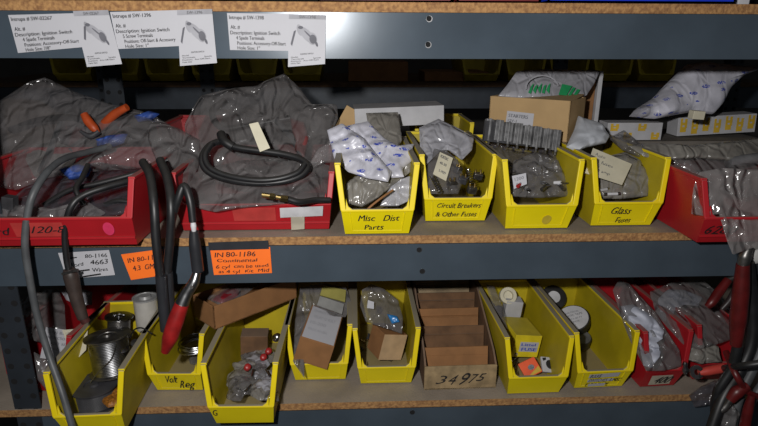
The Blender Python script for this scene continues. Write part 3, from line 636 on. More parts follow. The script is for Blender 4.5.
# ---- white lidded box behind
Z = SM + .1575; a = PZ(398, 129, Z); zt = P(398, 110, a.y).z; h = zt - Z
o = rbox('white_carton', 'dusty white carton lying across the bins behind the crumpled white bags', 'box', (a.x + .002, a.y + .055, Z + h / 2 + .006), (.205, .10, h), (0, -2, 2), WDUST)
o = rbox('card_panel', 'tan cardboard piece between the tall smoky bag and the white carton', 'cardboard', P(350, 122, .30), (.05, .004, .06), (0, 30, 0), CARD)

# ---- Circuit Breakers bin
bag('plastic_bag', 'whitish clear bag standing in the Circuit Breakers bin', 'bag', [(419, 128), (438, 119), (458, 128), (474, 137), (472, 150), (462, 160), (448, 150), (432, 154), (421, 170)], surfY(120, .24, 165, .12), PFILM, thick=.01, seed=41, amp=.018, freq=24)
bag('plastic_bag', 'smoky bag with a cream label in the Circuit Breakers bin', 'bag', [(424, 160), (434, 148), (446, 150), (458, 160), (464, 178), (458, 194), (430, 194), (423, 180)], surfY(148, .16, 194, .06), SFILM, thick=.012, seed=42, amp=.01, freq=24)
qs = [P(440, 152, .115), P(453, 158, .115), P(446, 181, .07), P(433, 174, .07)]
t = thing('paper_label', 'cream printed label on the smoky bag in the Circuit Breakers bin', 'label', qs[3]); t = sheet(t, 'sheet', qs, CREAM); ink(t, 'printed_text', qs, [('PONTIAC', .12, .7, .22, .13), ('40-30', .2, .7, .48, .11), ('5-1029', .3, .8, .80, .11)], GINK, bold=.05)
def spring(name, label, a, b, r, n, m, group=None):
    a, b = Vector(a), Vector(b); d = (b - a); ax = d.normalized(); x = ax.orthogonal().normalized(); y = ax.cross(x); mb = MB()
    pts = [a + d * (i / (n * 8)) + (x * math.cos(i * math.pi / 4) + y * math.sin(i * math.pi / 4)) * r for i in range(n * 8 + 1)]
    mb.tube(pts, .0011, n=6, sub=1); return single(mb, name, m, label, 'spring', group, smooth=True)
spring('coil_spring', 'steel coil spring at the front of the Circuit Breakers bin', P(432, 176, .05), P(441, 193, .045), .005, 8, STEEL)
spring('coil_spring', 'second steel coil spring deeper in the Circuit Breakers bin', P(468, 168, .09), P(472, 184, .07), .0045, 7, STEEL)
for k, (x, y, Y, rz) in enumerate(((452, 184, .07, 20), (463, 180, .08, -30), (472, 190, .06, 10), (458, 170, .11, 50), (478, 176, .09, 0))):
    t = thing('circuit_breaker', 'small dark circuit breaker with stud terminals in the Circuit Breakers bin', 'circuit breaker', P(x, y, Y), R(rz), 'circuit breakers loose in the bin')
    mb = MB(); mb.box((0, 0, 0), (.018, .012, .014), Euler((.3, .2, 0)).to_matrix()); mb.build('body', DGREY if k % 2 else DSTEEL, t, world=False, bevel=.002)
    for s in (-1, 1): mb = MB(); mb.lathe((s * .005, 0, .006), (0, 0, 1), [(0, .0018), (.007, .0018)], 8); mb.build('stud', BRASS, t, world=False)

# ---- blank yellow bin
t = thing('terminal_strip', 'grey clear-plastic strip of eight moulded terminals lying across the blank yellow bin', 'connector strip', P(520, 140, .17))
a0, a1 = P(484, 128, .17), P(560, 141, .15); dx = (a1 - a0) / 8
rot = Euler((R(-12), R(8), R(5))).to_matrix()
mb = MB(); mb.box((a0 + a1) / 2 + Vector((0, .012, -.004)), ((a1 - a0).length, .012, .042), rot); mb.build('backing', DGREY, t)
for k in range(8):
    c = a0 + dx * (k + .5); mb = MB(); mb.box(c, (.0165, .014, .040 + .003 * (k % 2)), rot); mb.box(c + Vector((0, -.009, .0)), (.004, .004, .046), rot)
    mb.build('segment', mat('grey_clear_plastic', (.20, .20, .205), .4, 0, .3, 60.), t, bevel=.0006)
    mb = MB(); mb.lathe(c + Vector((0, -.006, -.022)), (0, 0, -1), [(0, .003), (.008, .003)], 10); mb.build('pin', DSTEEL, t)
bag('plastic_bag', 'clear bag of small terminals filling the front of the blank yellow bin', 'bag', [(503, 178), (515, 160), (536, 152), (558, 160), (566, 178), (572, 196), (540, 198), (506, 196)], surfY(152, .14, 198, .055), SFILM, thick=.016, seed=51, amp=.016, freq=30)
bag('plastic_bag', 'dark smoky bag at the back of the blank yellow bin, under the terminal strip', 'bag', [(488, 142), (520, 148), (562, 150), (560, 172), (530, 178), (503, 180), (492, 160)], surfY(142, .20, 180, .10), DFILM, thick=.016, seed=52, amp=.02, freq=24)
random.seed(5)
for k in range(11):
    x = 512 + random.random() * 50; y = 160 + random.random() * 32; Y = .145 - (y - 155) * .0028
    t = thing('cable_terminal', 'small loose wire terminal with insulated barrel in the blank yellow bin', 'terminal', P(x, y, Y), random.random() * 6, 'loose terminals in the blank yellow bin')
    mb = MB(); mb.tube([(-.010, 0, 0), (.004, 0, .003)], .0038, n=10); mb.build('barrel', [GREY, WHITE, DSTEEL, RPKT][k % 4] if k != 3 else DSTEEL, t, world=False, smooth=True)
    mb = MB(); mb.box((.011, 0, .004), (.014, .007, .0015)); mb.build('tongue', STEEL, t, world=False)
qs = [P(512, 176, .065), P(526, 173, .065), P(527, 184, .055), P(514, 189, .055)]
t = thing('paper_label', 'torn white label in the blank yellow bin', 'label', qs[3]); t = sheet(t, 'sheet', qs, PAPER)
ink(t, 'printed_text', qs, [('1200', .15, .8, .45, .25), ('50', .2, .6, .9, .25)], GINK)

# ---- tan carton over bins 3-4
Z = SM + .1425; a = PZ(567, 143, Z); zt = P(567, 101, a.y).z; h = zt - Z; rzb = R(-38)
W = .184; cx = Vector((math.cos(rzb), math.sin(rzb), 0)); cy = Vector((-math.sin(rzb), math.cos(rzb), 0))
A = a + Vector((0, 0, h)) - cx * W; t, rot, base, Lu, Lv = open_box('tan_carton', 'open tan cardboard carton with a white label resting on the blank and Glass Fuses bins', A, A + cx * W, A + cy * .105, h, CARD, CARD)
n = -cy * .0012; q = [base + cx * (W * u) + Vector((0, 0, h * v)) + n for u, v in ((.24, .66), (.58, .64), (.57, .12), (.22, .14))]
sheet(t, 'label', q, PAPER); ink(t, 'printed_text', q, [('STARTERS', .08, .8, .28, .16), ('12V-1', .08, .4, .5, .12), ('QTY', .08, .3, .8, .12)], GINK, bold=.05)
mb = MB(); mb.box(A + cx * W / 2 + cy * .053 + Vector((0, 0, .001)), (W * .96, .095, .002), Matrix((cx, cy, Vector((0, 0, 1)))).transposed() @ Euler((R(6), 0, 0)).to_matrix()); mb.build('top_flap', CARD, t)
# bag with green print behind the carton
bag('plastic_bag', 'white bag with green print and a round logo, behind the open tan carton', 'bag', [(498, 96), (508, 84), (517, 71), (545, 69), (578, 70), (600, 71), (594, 84), (586, 96), (560, 98), (520, 98)], surfY(70, .34, 98, .27), PFILM, thick=.010, seed=61, amp=.008, freq=14)
o = bpy.data.objects[[k for k in ORG if k.startswith('plastic_bag')][-1]]
q = [P(528, 74, .285), P(556, 74, .285), P(560, 96, .262), P(524, 96, .262)]
g1 = [[(.1 + .13 * i, .85 - .1 * (i % 3)), (.16 + .13 * i, .55), (.24 + .13 * i, .4 + .08 * (i % 2)), (.2 + .13 * i, .75), (.18 + .13 * i, .9)] for i in range(5)]
ORGs = ORG[o.name]
shape(o, 'green_print', q, g1, GRN)
shape(o, 'logo_ring', q, [[(ell(.5, .55, .52, .50)[i]), (ell(.5, .55, .52, .50)[(i + 1) % 20]), (ell(.5, .55, .47, .44)[(i + 1) % 20]), (ell(.5, .55, .47, .44)[i])] for i in range(9, 20)], LINK)
q = [P(562, 84, .272), P(582, 88, .272), P(578, 98, .258), P(558, 96, .258)]
shape(o, 'green_bars', q, [[(.0, .0), (.5, .0), (.4, .9), (0, .9)], [(.55, .1), (.7, .1), (.6, .95), (.45, .95)], [(.78, .2), (.95, .2), (.85, 1), (.7, 1)]], GRN)
# carton corner with white edge
a = P(590, 120, .36); zt = P(590, 75, .36).z
t = thing('standing_carton', 'brown carton corner with a white edge standing between the tan carton and white bag', 'box', (a.x, .36, SM))
hh = zt - SM
mb = MB(); mb.box((a.x - .006, .42, SM + hh / 2), (.042, .07, hh)); mb.build('body', BCARD, t, bevel=.001)
mb = MB(); mb.box((a.x + .022, .415, SM + hh / 2 + .004), (.010, .08, hh + .008)); mb.build('white_edge', WDUST, t, bevel=.001)
# ---- Glass Fuses bin
bag('tissue_wad', 'crumpled white tissue wad at the back left of the Glass Fuses bin', 'paper', [(566, 147), (574, 130), (578, 116), (588, 119), (602, 124), (610, 136), (606, 143), (588, 147), (576, 152)], surfY(116, .22, 152, .12), mat('white_tissue', (.46, .48, .52), .75), thick=.018, seed=71, amp=.022, freq=22)
bag('plastic_bag', 'dull grey bag filling the Glass Fuses bin under the handwritten note', 'bag', [(585, 176), (600, 158), (625, 152), (640, 160), (650, 178), (648, 196), (620, 199), (588, 198)], surfY(152, .15, 199, .06), GFILM, thick=.014, seed=72, amp=.016, freq=26)
bag('plastic_bag', 'small grey bag lying on the right wall of the Glass Fuses bin', 'bag', [(608, 138), (624, 130), (636, 142), (648, 152), (640, 158), (622, 150)], surfY(130, .22, 158, .14), SFILM, thick=.012, seed=73, amp=.012, freq=26)
qs = [P(593, 148, .10), P(632, 164, .09), P(622, 185, .040), P(585, 173, .045)]
t = thing('handwritten_note', 'cream handwritten note lying in the Glass Fuses bin', 'note', qs[3]); t = sheet(t, 'sheet', qs, CREAM)
ink(t, 'handwriting', qs, [('Auto', .1, .35, .25, .12), ('fuses', .3, .6, .48, .12), ('AGC', .1, .3, .62, .1), ('20 amp', .2, .6, .80, .1), ('8', .05, .1, .92, .1)], GINK, wob=.03)
for k, (x, y, rz) in enumerate(((612, 194, 5), (603, 190, 30))):
    t = thing('glass_fuse', ['pale glass fuse lying nearest the Glass Fuses lip', 'glass fuse half under the grey bag in the Glass Fuses bin'][k], 'fuse', P(x, y, .058), R(rz))
    mb = MB(); mb.tube([(-.012, 0, 0), (.012, 0, 0)], .003); mb.build('tube', WHITE, t, world=False, smooth=True)
    for s in (-1, 1): mb = MB(); mb.tube([(s * .011, 0, 0), (s * .017, 0, 0)], .0034); mb.build('cap', STEEL, t, world=False, smooth=True)

# ---- right end of the middle shelf
Z = SM + .125; a = PZ(640, 142, Z); b = PZ(672, 137, Z)
o = rbox('long_carton', 'long grey-brown carton lying behind the right red bin, under the printed cartons', 'box', (.72, a.y + .12, SM + .062), (.56, .2, .122), (0, 0, 0), mat('grey_brown_card', (.17, .15, .13), .8))
def prn(label, x0, x1, yb, yt, ry):
    a = PZ((x0 + x1) / 2, yb, Z + .001); l = PZ(x0, yb, Z); r = PZ(x1, yb, Z); zt = P((x0 + x1) / 2, yt, a.y).z; h = zt - Z; w = r.x - l.x; sz = (w, .05, h)
    o = rbox('printed_carton', label, 'box', (a.x, a.y + .025, Z + h / 2 + .0005 + abs(math.sin(R(ry))) * w / 2), sz, (0, ry, 0), WDUST)
    n = max(3, int(w / .028)); qf = [Vector((-w / 2, -.0252, h / 2)), Vector((w / 2, -.0252, h / 2)), Vector((w / 2, -.0252, -h / 2)), Vector((-w / 2, -.0252, -h / 2))]; pl = []
    for i in range(n):
        u = (i + .5) / n; k = .15 / n; dv = .5 * (i % 2) if n < 6 else .12 * (i % 2); S = .42 if n < 6 else .75
        for (pu, pv, qu, qv) in ((-2, 0, -.7, .8), (-2, .62, 1.6, 1), (.5, .05, 2, .7), (-.7, .3, .5, .5)): pl.append([(u + pu * k, .04 + dv + pv * S), (u + qu * k, .04 + dv + pv * S), (u + qu * k, .04 + dv + qv * S), (u + pu * k, .04 + dv + qv * S)])
    shape(o, 'yellow_print', qf, pl, YINK, world=False)
prn('white carton with ochre print, left of the two beside the bag with blue print', 606, 661, 140, 123, 0)
prn('white carton with ochre print, right of the two at the picture edge', 676, 754, 136, 118, -3)
rbox('small_card_box', 'small cream box standing on top of the right printed carton', 'box', P(702, 116, .19) + Vector((0, .02, 0)), (.026, .02, .018), (0, 4, 0), CREAM)
bag('plastic_bag', 'large white bag with blue print slumped under the sign beam at upper right', 'bag', [(628, 117), (634, 110), (652, 99), (668, 82), (684, 66), (704, 62), (740, 66), (762, 68), (742, 76), (730, 88), (722, 104), (714, 114), (690, 112), (655, 119)], surfY(64, .36, 119, .26), mat('', (0, 0, 0)) if False else WFILM, thick=.03, seed=81, amp=.020, freq=10, nr=30, na=120)
bag('plastic_bag', 'long grey plastic bag stretched behind the red bin at the right picture edge', 'bag', [(628, 146), (645, 143), (690, 145), (735, 141), (775, 136), (780, 156), (740, 162), (700, 158), (665, 160), (645, 157)], surfY(132, .17, 160, .10), GFILM, thick=.014, seed=82, amp=.014, freq=16)
bag('plastic_bag', 'smoky bag of reddish parts filling the red bin at the right of the middle shelf', 'bag', [(655, 158), (690, 150), (740, 152), (785, 150), (790, 190), (745, 198), (712, 190), (690, 175)], surfY(150, .15, 198, .02), SFILM, thick=.02, seed=83, amp=.016, freq=16)
bag('red_sachet', 'dull red sachet inside the smoky bag of the right red bin', 'packet', [(676, 152), (700, 150), (730, 158), (722, 172), (695, 170)], surfY(150, .17, 172, .13), mat('dull_red_sachet', (.20, .05, .05), .5), thick=.008, seed=84, amp=.01, freq=20)
bag('plastic_bag', 'clear bag hanging out of the right red bin over the middle beam', 'bag', [(694, 188), (700, 172), (722, 168), (775, 170), (785, 236), (760, 246), (733, 255), (726, 236), (720, 214), (706, 216), (692, 214)], surfY(170, -.045, 255, -.115), HFILM, thick=.006, seed=85, amp=.018, freq=22, nr=26, na=120)
bag('cloth_bundle', 'black part wrapped in the bag hanging out of the right red bin', 'part', [(697, 188), (706, 180), (716, 188), (716, 214), (694, 213)], surfY(180, .03, 214, -.01), mat('black_part', (.03, .03, .04), .3), thick=.008, seed=86, amp=.008, freq=30)
mb = MB(); mb.tube(pts3([(728, 162, .10), (762, 158, .10)]), .012, n=16); single(mb, 'grey_tube', GREY, 'short grey tube lying over the right red bin', 'tube', smooth=True)

# ================================================================ bottom shelf
# far left red bin
bag('plastic_bag', 'smoky crinkled bag in the far left red bin of the bottom shelf', 'bag', [(22, 300), (40, 290), (58, 288), (64, 305), (66, 330), (48, 345), (30, 340), (20, 320)], surfY(288, .22, 345, .08), SFILM, thick=.02, seed=91, amp=.016, freq=22)
bag('plastic_bag', 'whitish bag tucked under the middle beam beside the hanging brown clamp sleeve', 'bag', [(60, 290), (76, 287), (92, 292), (92, 305), (78, 306), (66, 300)], surfY(287, .24, 306, .2), PFILM, thick=.01, seed=92, amp=.008, freq=22)
for k, (pts, m) in enumerate((([(46, 327), (82, 332), (72, 362), (40, 358)], PAPER), ([(62, 330), (88, 328), (86, 350), (74, 362)], CREAM))):
    qs = [P(x, y, .10 - (y - 326) * .002 - .006 * k) for x, y in pts]; t = thing('folded_paper', ['white printed leaflet leaning in the far left red bin', 'cream printed leaflet behind the hanging brown sleeve'][k], 'paper', qs[3]); t = sheet(t, 'sheet', qs, m)
    ink(t, 'printed_text', qs, [('LUCAS  ELECTRICAL', .1, .9, .18, .08), ('INSTRUCTIONS', .1, .7, .36, .08), ('12 VOLT  RELAY', .1, .85, .54, .08), ('FITTING', .1, .5, .72, .08)], GINK)
bag('plastic_bag', 'small smoky bag at the lower right of the far left red bin', 'bag', [(34, 352), (52, 362), (60, 385), (48, 392), (36, 378)], surfY(352, .05, 392, .02), SFILM, thick=.01, seed=93, amp=.01, freq=22)
# spools in the solder bin
def spool(name, label, px, py, ztop, r, h, m, wm, core=.8, tilt=(0, 0, 1), flange=.003):
    top = PZ(px, py, ztop); ax = Vector(tilt).normalized(); base = top - ax * h; t = thing(name, label, 'spool', base)
    mb = MB(); mb.lathe(base, ax, [(0, r), (flange, r)], 32); mb.build('flange', m, t, smooth=True, bevel=0)
    mb = MB(); mb.lathe(base + ax * (h - flange), ax, [(0, r), (flange, r), (flange, r * .42), (flange * .3, r * .40), (flange * .3, r * .2), (flange + .002, r * .18)], 32); mb.build('flange', m, t, smooth=True)
    mb = MB(); prof = []; n = 22
    for i in range(n): 
        z = flange + (h - 2 * flange) * i / n; dz = (h - 2 * flange) / n; prof += [(z, r * core - .001), (z + dz * .5, r * core)]
    mb.lathe(base, ax, prof + [(h - flange, r * core)], 32); mb.build('wound_wire', wm, t, smooth=True); return t, top
spool('wire_spool', 'black spool lying under the solder spool in the leftmost yellow bin', 94, 384, SB + .052, .046, .044, DGREY, DGREY, .85)
t, top = spool('solder_spool', 'large spool wound with shiny solder wire in the leftmost yellow bin', 107, 335, SB + .135, .045, .080, DSTEEL, STEEL, .84, tilt=(-.08, .12, 1))
mb = MB(); mb.tube([top + Vector((.03, -.03, -.005)), top + Vector((.022, -.045, -.03)), top + Vector((-.0, -.05, -.05)), top + Vector((-.02, -.055, -.075))], .0012, n=6); mb.build('loose_end', STEEL, t, smooth=True)
spool('solder_spool', 'small steel solder spool behind the large one in the leftmost yellow bin', 119, 316, SB + .135, .029, .045, STEEL, DSTEEL, .8, tilt=(.1, .1, 1))
bag('orange_wire_bundle', 'bundle of orange-brown wire at the front right of the leftmost yellow bin', 'wire', [(101, 388), (118, 384), (128, 392), (126, 404), (108, 408), (100, 400)], surfZ(SB + .03), mat('orange_wire', (.42, .16, .02), .5, 0, .3, 200., bump=.6, bs=200), thick=.012, seed=95, amp=.01, freq=60, nr=12, na=50)
top = PZ(145, 298, SB + .15); h = .075
t = thing('metal_can', 'steel can with a paper wrap standing at the back of the leftmost yellow bin', 'can', top - Vector((0, 0, h)))
mb = MB(); mb.lathe(top - Vector((0, 0, h)), (0, 0, 1), [(0, .026), (h, .026)], 32); mb.build('body', mat('paper_wrap', (.5, .48, .44), .6), t, smooth=True)
mb = MB(); mb.lathe(top, (0, 0, 1), [(0, .028), (.003, .028), (.003, .024), (.001, .023), (.001, .014), (.007, .012), (.007, .002)], 32); mb.build('lid', mat('pale_tin', (.42, .42, .42), .4, .3), t, smooth=True)
mb = MB(); mb.lathe(PZ(122, 352, SB + .10), (.3, -.3, 1), [(0, .013), (.012, .013), (.014, .008)], 24); single(mb, 'steel_disc', STEEL, 'small round steel disc right of the large solder spool', 'cap', smooth=True)
mb = MB(); mb.lathe(PZ(136, 344, SB + .10), (.3, -.3, 1), [(0, .011), (.004, .011), (.006, .004)], 24); single(mb, 'steel_washer', DSTEEL, 'steel washer below the can in the leftmost yellow bin', 'washer', smooth=True)
tubething('black_wire', 'thin black wire curling from the small solder spool toward the can', 'wire', [(130, 338, .08), (134, 330, .08), (142, 328, .07), (152, 334, .05)], .0016, RUB)
# wire coil in Volt Reg bin
cc = PZ(197, 346, SB + .05); mb = MB(); random.seed(3)
for k in range(7):
    r = .030 + random.random() * .010; o = Vector((random.uniform(-.004, .004), random.uniform(-.004, .004), k * .002)); tl = random.uniform(-.12, .12)
    mb.tube([cc + o + Vector((r * math.cos(a), r * math.sin(a), r * math.cos(a) * tl)) for a in [i * math.pi / 8 for i in range(17)]], .0018, n=6, sub=2)
single(mb, 'wire_coil', STEEL, 'coil of silvery wire in the Volt Reg bin', 'wire', smooth=True)
bag('plastic_bag', 'small clear bag on the floor of the Volt Reg bin', 'bag', [(186, 352), (198, 348), (206, 356), (202, 366), (190, 364)], surfZ(SB + .012), SFILM, thick=.006, seed=96, amp=.006, freq=40, nr=10, na=40)
# brown box across bins D, E
Zt = SB + .142 + .052
A = PZ(213, 307, Zt); B = PZ(296, 277, Zt); D = PZ(195, 294, Zt)
t, rot, base, Lu, Lv = open_box('brown_box', 'open brown cardboard box lying across the Volt Reg bin and the bin marked G', A, B, D, .052, BCARD, BCARD)
bag('red_part', 'red part wrapped in film inside the open brown cardboard box', 'part', [(212, 300), (225, 291), (240, 288), (238, 296), (222, 304)], surfZ(SB + .178), mat('muted_red', (.25, .02, .03), .3), thick=.008, seed=97, amp=.006, freq=40, nr=10, na=40)
bag('plastic_bag', 'clear film bag inside the open brown cardboard box', 'bag', [(206, 298), (226, 286), (252, 281), (262, 283), (240, 298), (220, 306)], surfZ(SB + .180), CFILM, thick=.010, seed=98, amp=.01, freq=30, nr=14, na=60)
# packets in bin G-marked
random.seed(11)
rbox('brown_carton', 'brown carton with ochre print at the back of the bin marked G', 'box', PZ(255, 342, SB + .055), (.06, .04, .05), (0, 3, 4), DCARD)
k = 0
for (x, y, z, m, lab, grp) in ([(255 + random.uniform(-20, 19) * (.6 + (y - 345) / 110), y, .035, None, 'small clear packet of parts heaped in the bin marked G', 'clear packets in the bin marked G') for y in range(350, 399, 3)]):
    s = random.uniform(12, 16); n = 7; ol = [(x + s * math.cos(i * 6.283 / n) * random.uniform(.7, 1.2), y + s * .75 * math.sin(i * 6.283 / n) * random.uniform(.7, 1.2)) for i in range(n)]
    ol = [(max(226, min(279, a)), min(401, b)) for a, b in ol]
    bag('parts_packet', lab, 'packet', ol, surfZ(SB + z + .001 * k), [SFILM, PFILM, GFILM, SFILM][k % 4], group=grp, thick=.008, seed=100 + k, amp=.010, freq=45, nr=8, na=32); k += 1
for k, (x, y, dz) in enumerate(((247, 368, 0), (263, 358, 0), (268, 352, 0))):
    mb = MB(); mb.lathe(PZ(x, y, SB + .058), (.3, -.6, .7), [(0, .007), (.010, .007), (.012, .005)], 16); single(mb, 'red_stopper', RPKT, ['red plastic stopper in the bin marked G, nearest the lip', 'red plastic stopper in the bin marked G, middle of three', 'red plastic stopper in the bin marked G, farthest back'][k], 'cap', smooth=True)
for k, (x, y) in enumerate(((262, 388), (245, 392), (270, 376), (252, 377))):
    mb = MB(); c = PZ(x, y, SB + .052); a = random.random() * 3; mb.tube([c, c + Vector((.02 * math.cos(a), .02 * math.sin(a), .004))], .003, n=8); single(mb, 'steel_pin', STEEL, 'short steel pin among the packets in the bin marked G', 'pin', 'steel pins in the bin marked G', smooth=True)
mb = MB(); mb.lathe(PZ(276, 338, SB + .10), (.4, -.6, .6), [(0, .009), (.012, .008), (.016, .004)], 20); single(mb, 'steel_fitting', STEEL, 'shiny steel fitting at the right rear wall of the bin marked G', 'fitting', smooth=True)
# bin F: carton in bag
rt = (6, 17, -6); sz = (.074, .125, .062)
o = rbox('labelled_carton', 'brown carton with a white label on top, tipped in a smoky bag', 'box', PZ(315, 357, SB + .078) + Vector((0.006, .060, .016)), sz, rt, BCARD)
q = face_sheet(o, 'label', sz, 'top', (.04, .05, .97, .98), PAPER)
ink(o, 'printed_text', q, [('QUALITY PARTS', .1, .8, .16, .07), ('RELAY 12 VOLT', .15, .85, .36, .09), ('10-200', .1, .6, .56, .09), ('MADE IN USA', .1, .7, .76, .07)], LINK, world=False)
bag('plastic_bag', 'smoky bag around the labelled brown carton', 'bag', [(300, 288), (322, 283), (346, 287), (352, 305), (345, 318), (320, 306), (308, 330), (298, 350), (300, 368), (305, 379), (293, 362), (295, 320)], surfY(283, .22, 379, .02), SFILM, thick=.006, seed=120, amp=.010, freq=24, centre=(303, 310))
for k, (pts, m) in enumerate((([(323, 285), (346, 290), (345, 302), (320, 295)], mat('dull_yellow_print', (.30, .27, .06), .6)), ([(320, 296), (344, 304), (342, 314), (317, 305)], mat('pale_grey_print', (.25, .25, .24), .5)))):
    qs = [P(x, y, .20 - (y - 285) * .002) for x, y in pts]; t = thing('flat_packet', ['dull yellow flat packet behind the labelled carton', 'pale grey flat packet behind the labelled carton'][k], 'packet', qs[3]); sheet(t, 'sheet', qs, m, th=.003)
# bin G: tan box
sz = (.060, .060, .062)
rbox('tan_box', 'small two-tone box with a tan end in the yellow bin left of the cardboard bin', 'box', PZ(391, 347, SB + .050) + Vector((-.008, .026, 0)), sz, (0, 15, 24), BCARD)
o = bpy.data.objects[[k for k in ORG if k.startswith('tan_box')][-1]]; face_sheet(o, 'tan_end', sz, 'front', (0, 0, 1, 1), mat('light_tan', (.50, .34, .19), .7))
bag('plastic_bag', 'smoky bag standing behind the tan-ended box', 'bag', [(362, 290), (372, 284), (384, 289), (398, 300), (403, 318), (402, 334), (384, 328), (366, 322), (360, 306)], surfY(284, .20, 334, .10), SFILM, thick=.012, seed=122, amp=.012, freq=26)
bag('blue_packet', 'tiny blue foil packet under the smoky bag behind the tan-ended box', 'packet', [(387, 314), (397, 316), (400, 322), (392, 324)], surfY(314, .125, 324, .11), mat('blue_foil', (.03, .2, .5), .25), thick=.006, seed=124, amp=.006, freq=60, nr=8, na=30)
qs = [P(368, 300, .13), P(374, 302, .13), P(374, 309, .125), P(367, 308, .125)]; t = thing('paper_label', 'tiny white sticker beside the blue foil packet', 'label', qs[3]); sheet(t, 'sheet', qs, PAPER, n=1)
for k in range(7):
    x = 362 + k * 2.6 + random.uniform(-1, 1); y = 350 - k * 3 + random.uniform(-6, 8)
    if k > 4: x, y = 380 + k * 2, 357 + k * .5
    mb = MB(); c = PZ(x, y, SB + .014); a = random.random() * 3; mb.lathe(c, (math.cos(a), math.sin(a), .4), [(0, .005), (.004, .005), (.004, .0028), (.018, .0028)], 12); single(mb, 'small_bolt', [DSTEEL, BRASS, DGREY][k % 3], 'small loose bolt beside the two-tone box', 'bolt', 'loose bolts beside the two-tone box', smooth=True)
# bin I
sz = (.064, .085, .056)
o = rbox('yellow_carton', 'yellow printed carton with a dusty top in the bin right of the cardboard bin', 'box', PZ(525, 347, SB + .050) + Vector((-.002, .040, .004)), sz, (2, 8, 8), YPRN)
q = face_sheet(o, 'white_band', sz, 'front', (.22, .30, .92, .74), PAPER)
ink(o, 'printed_text', [Vector((-.032, -.0437, .028)), Vector((.032, -.0437, .028)), Vector((.032, -.0437, -.028)), Vector((-.032, -.0437, -.028))], [('Littel', .26, .80, .46, .12), ('FUSE', .30, .86, .68, .14), ('25', .08, .2, .9, .1)], BINK, world=False, bold=.05)
sz = (.040, .006, .036)
o = rbox('orange_packet', 'orange and red packet with a silver fuse picture, in front of the yellow carton', 'packet', PZ(530, 368, SB + .03), sz, (-50, -20, 12), mat('orange_packet_print', (.80, .10, .02), .45))
q = [Vector((-.02, -.0034, .018)), Vector((.02, -.0034, .018)), Vector((.02, -.0034, -.018)), Vector((-.02, -.0034, -.018))]
shape(o, 'picture', q, [ell(.55, .5, .18, .16)], STEEL, world=False); shape(o, 'yellow_corner', q, [[(.1, .95), (.95, .95), (.95, .6)]], YINK, world=False)
o = rbox('white_packet', 'white and black packet at the right inside of the orange-packet bin', 'packet', PZ(549, 365, SB + .03), (.036, .006, .034), (-50, 10, 5), PAPER)
q = [Vector((-.018, -.0034, .017)), Vector((.018, -.0034, .017)), Vector((.018, -.0034, -.017)), Vector((-.018, -.0034, -.017))]
shape(o, 'picture', q, [ell(.5, .5, .25, .3), [(.05, .1), (.3, .05), (.3, .2), (.1, .3)]], INK, world=False)
for k, (x, y, a) in enumerate(((511, 362, .4), (514, 369, .9), (509, 371, 2.2), (545, 371, 1.2))):
    mb = MB(); c = PZ(x, y, SB + .014); mb.tube([c, c + Vector((.018 * math.cos(a), .018 * math.sin(a), .01))], .0022, n=8); single(mb, 'steel_pin', STEEL, 'short steel pin beside the orange packet', 'pin', 'steel pins by the orange packet', smooth=True)
rbox('white_box', 'small white box with a round cut-out behind the yellow carton', 'box', PZ(512, 308, SB + .095), (.040, .03, .05), (5, 5, 0), WDUST)
mb = MB(); c = PZ(507, 296, SB + .125); mb.lathe(c, (0, -.85, .5), [(0, .020), (.014, .020), (.014, .012), (.002, .012)], 28); single(mb, 'paper_roll', CREAM, 'cream paper roll above the small white box', 'roll', smooth=True)
mb = MB(); c = PZ(497, 312, SB + .08); mb.lathe(c, (.2, -.8, .5), [(0, .015), (.012, .015), (.012, .008), (.004, .008)], 24); single(mb, 'rubber_grommet', RUB, 'black rubber grommet left of the small white box', 'grommet', smooth=True)
bag('plastic_bag', 'bluish clear bag along the left wall behind the yellow carton', 'bag', [(486, 284), (494, 286), (502, 305), (508, 330), (500, 322), (490, 300)], surfY(284, .24, 330, .12), CFILM, thick=.008, seed=131, amp=.008, freq=30)
# bin J: rolls
def roll(label, px, py, z, r, h, ax, cm=WHITE, rm=RUB, top=True):
    c = PZ(px, py, z); ax = Vector(ax).normalized(); t = thing('tape_roll', label, 'tape roll', c - ax * h)
    mb = MB(); mb.lathe(c - ax * h, ax, [(0, r), (h, r), (h + .0006, r * .96)], 36); mb.build('roll', rm, t, smooth=True)
    mb = MB(); mb.lathe(c + ax * .0006, ax, [(0, r * (.93 if top else .5)), (.001, r * (.93 if top else .5))], 36); mb.build('face_label' if top else 'core', cm, t)
    return t, c, ax
roll('black tape roll with a small white core, farthest back in the tape roll bin', 554, 297, SB + .09, .031, .018, (-.1, -.75, .65), top=False)
t, c, ax = roll('black tape roll with a large printed white face, leaning in the tape roll bin', 573, 318, SB + .080, .038, .018, (-.35, -.35, .85), WHITE)
x = Vector((1, 0, 0)); x = (x - ax * x.dot(ax)).normalized(); y = ax.cross(x); cc = c + ax * .002
ink(t, 'printed_text', [cc + x * a * .03 + y * b * .03 for a, b in ((-1, 1), (1, 1), (1, -1), (-1, -1))], [('ELECTRICAL', .25, .8, .28, .07), ('PLASTIC TAPE', .12, .9, .44, .09), ('3/4 IN x 60 FT', .15, .85, .60, .07), ('BLACK', .3, .7, .76, .07)], GINK)
roll('black tape roll with a grey shiny edge, lowest in the tape roll bin', 577, 335, SB + .045, .034, .018, (.1, -.2, 1), GREY)
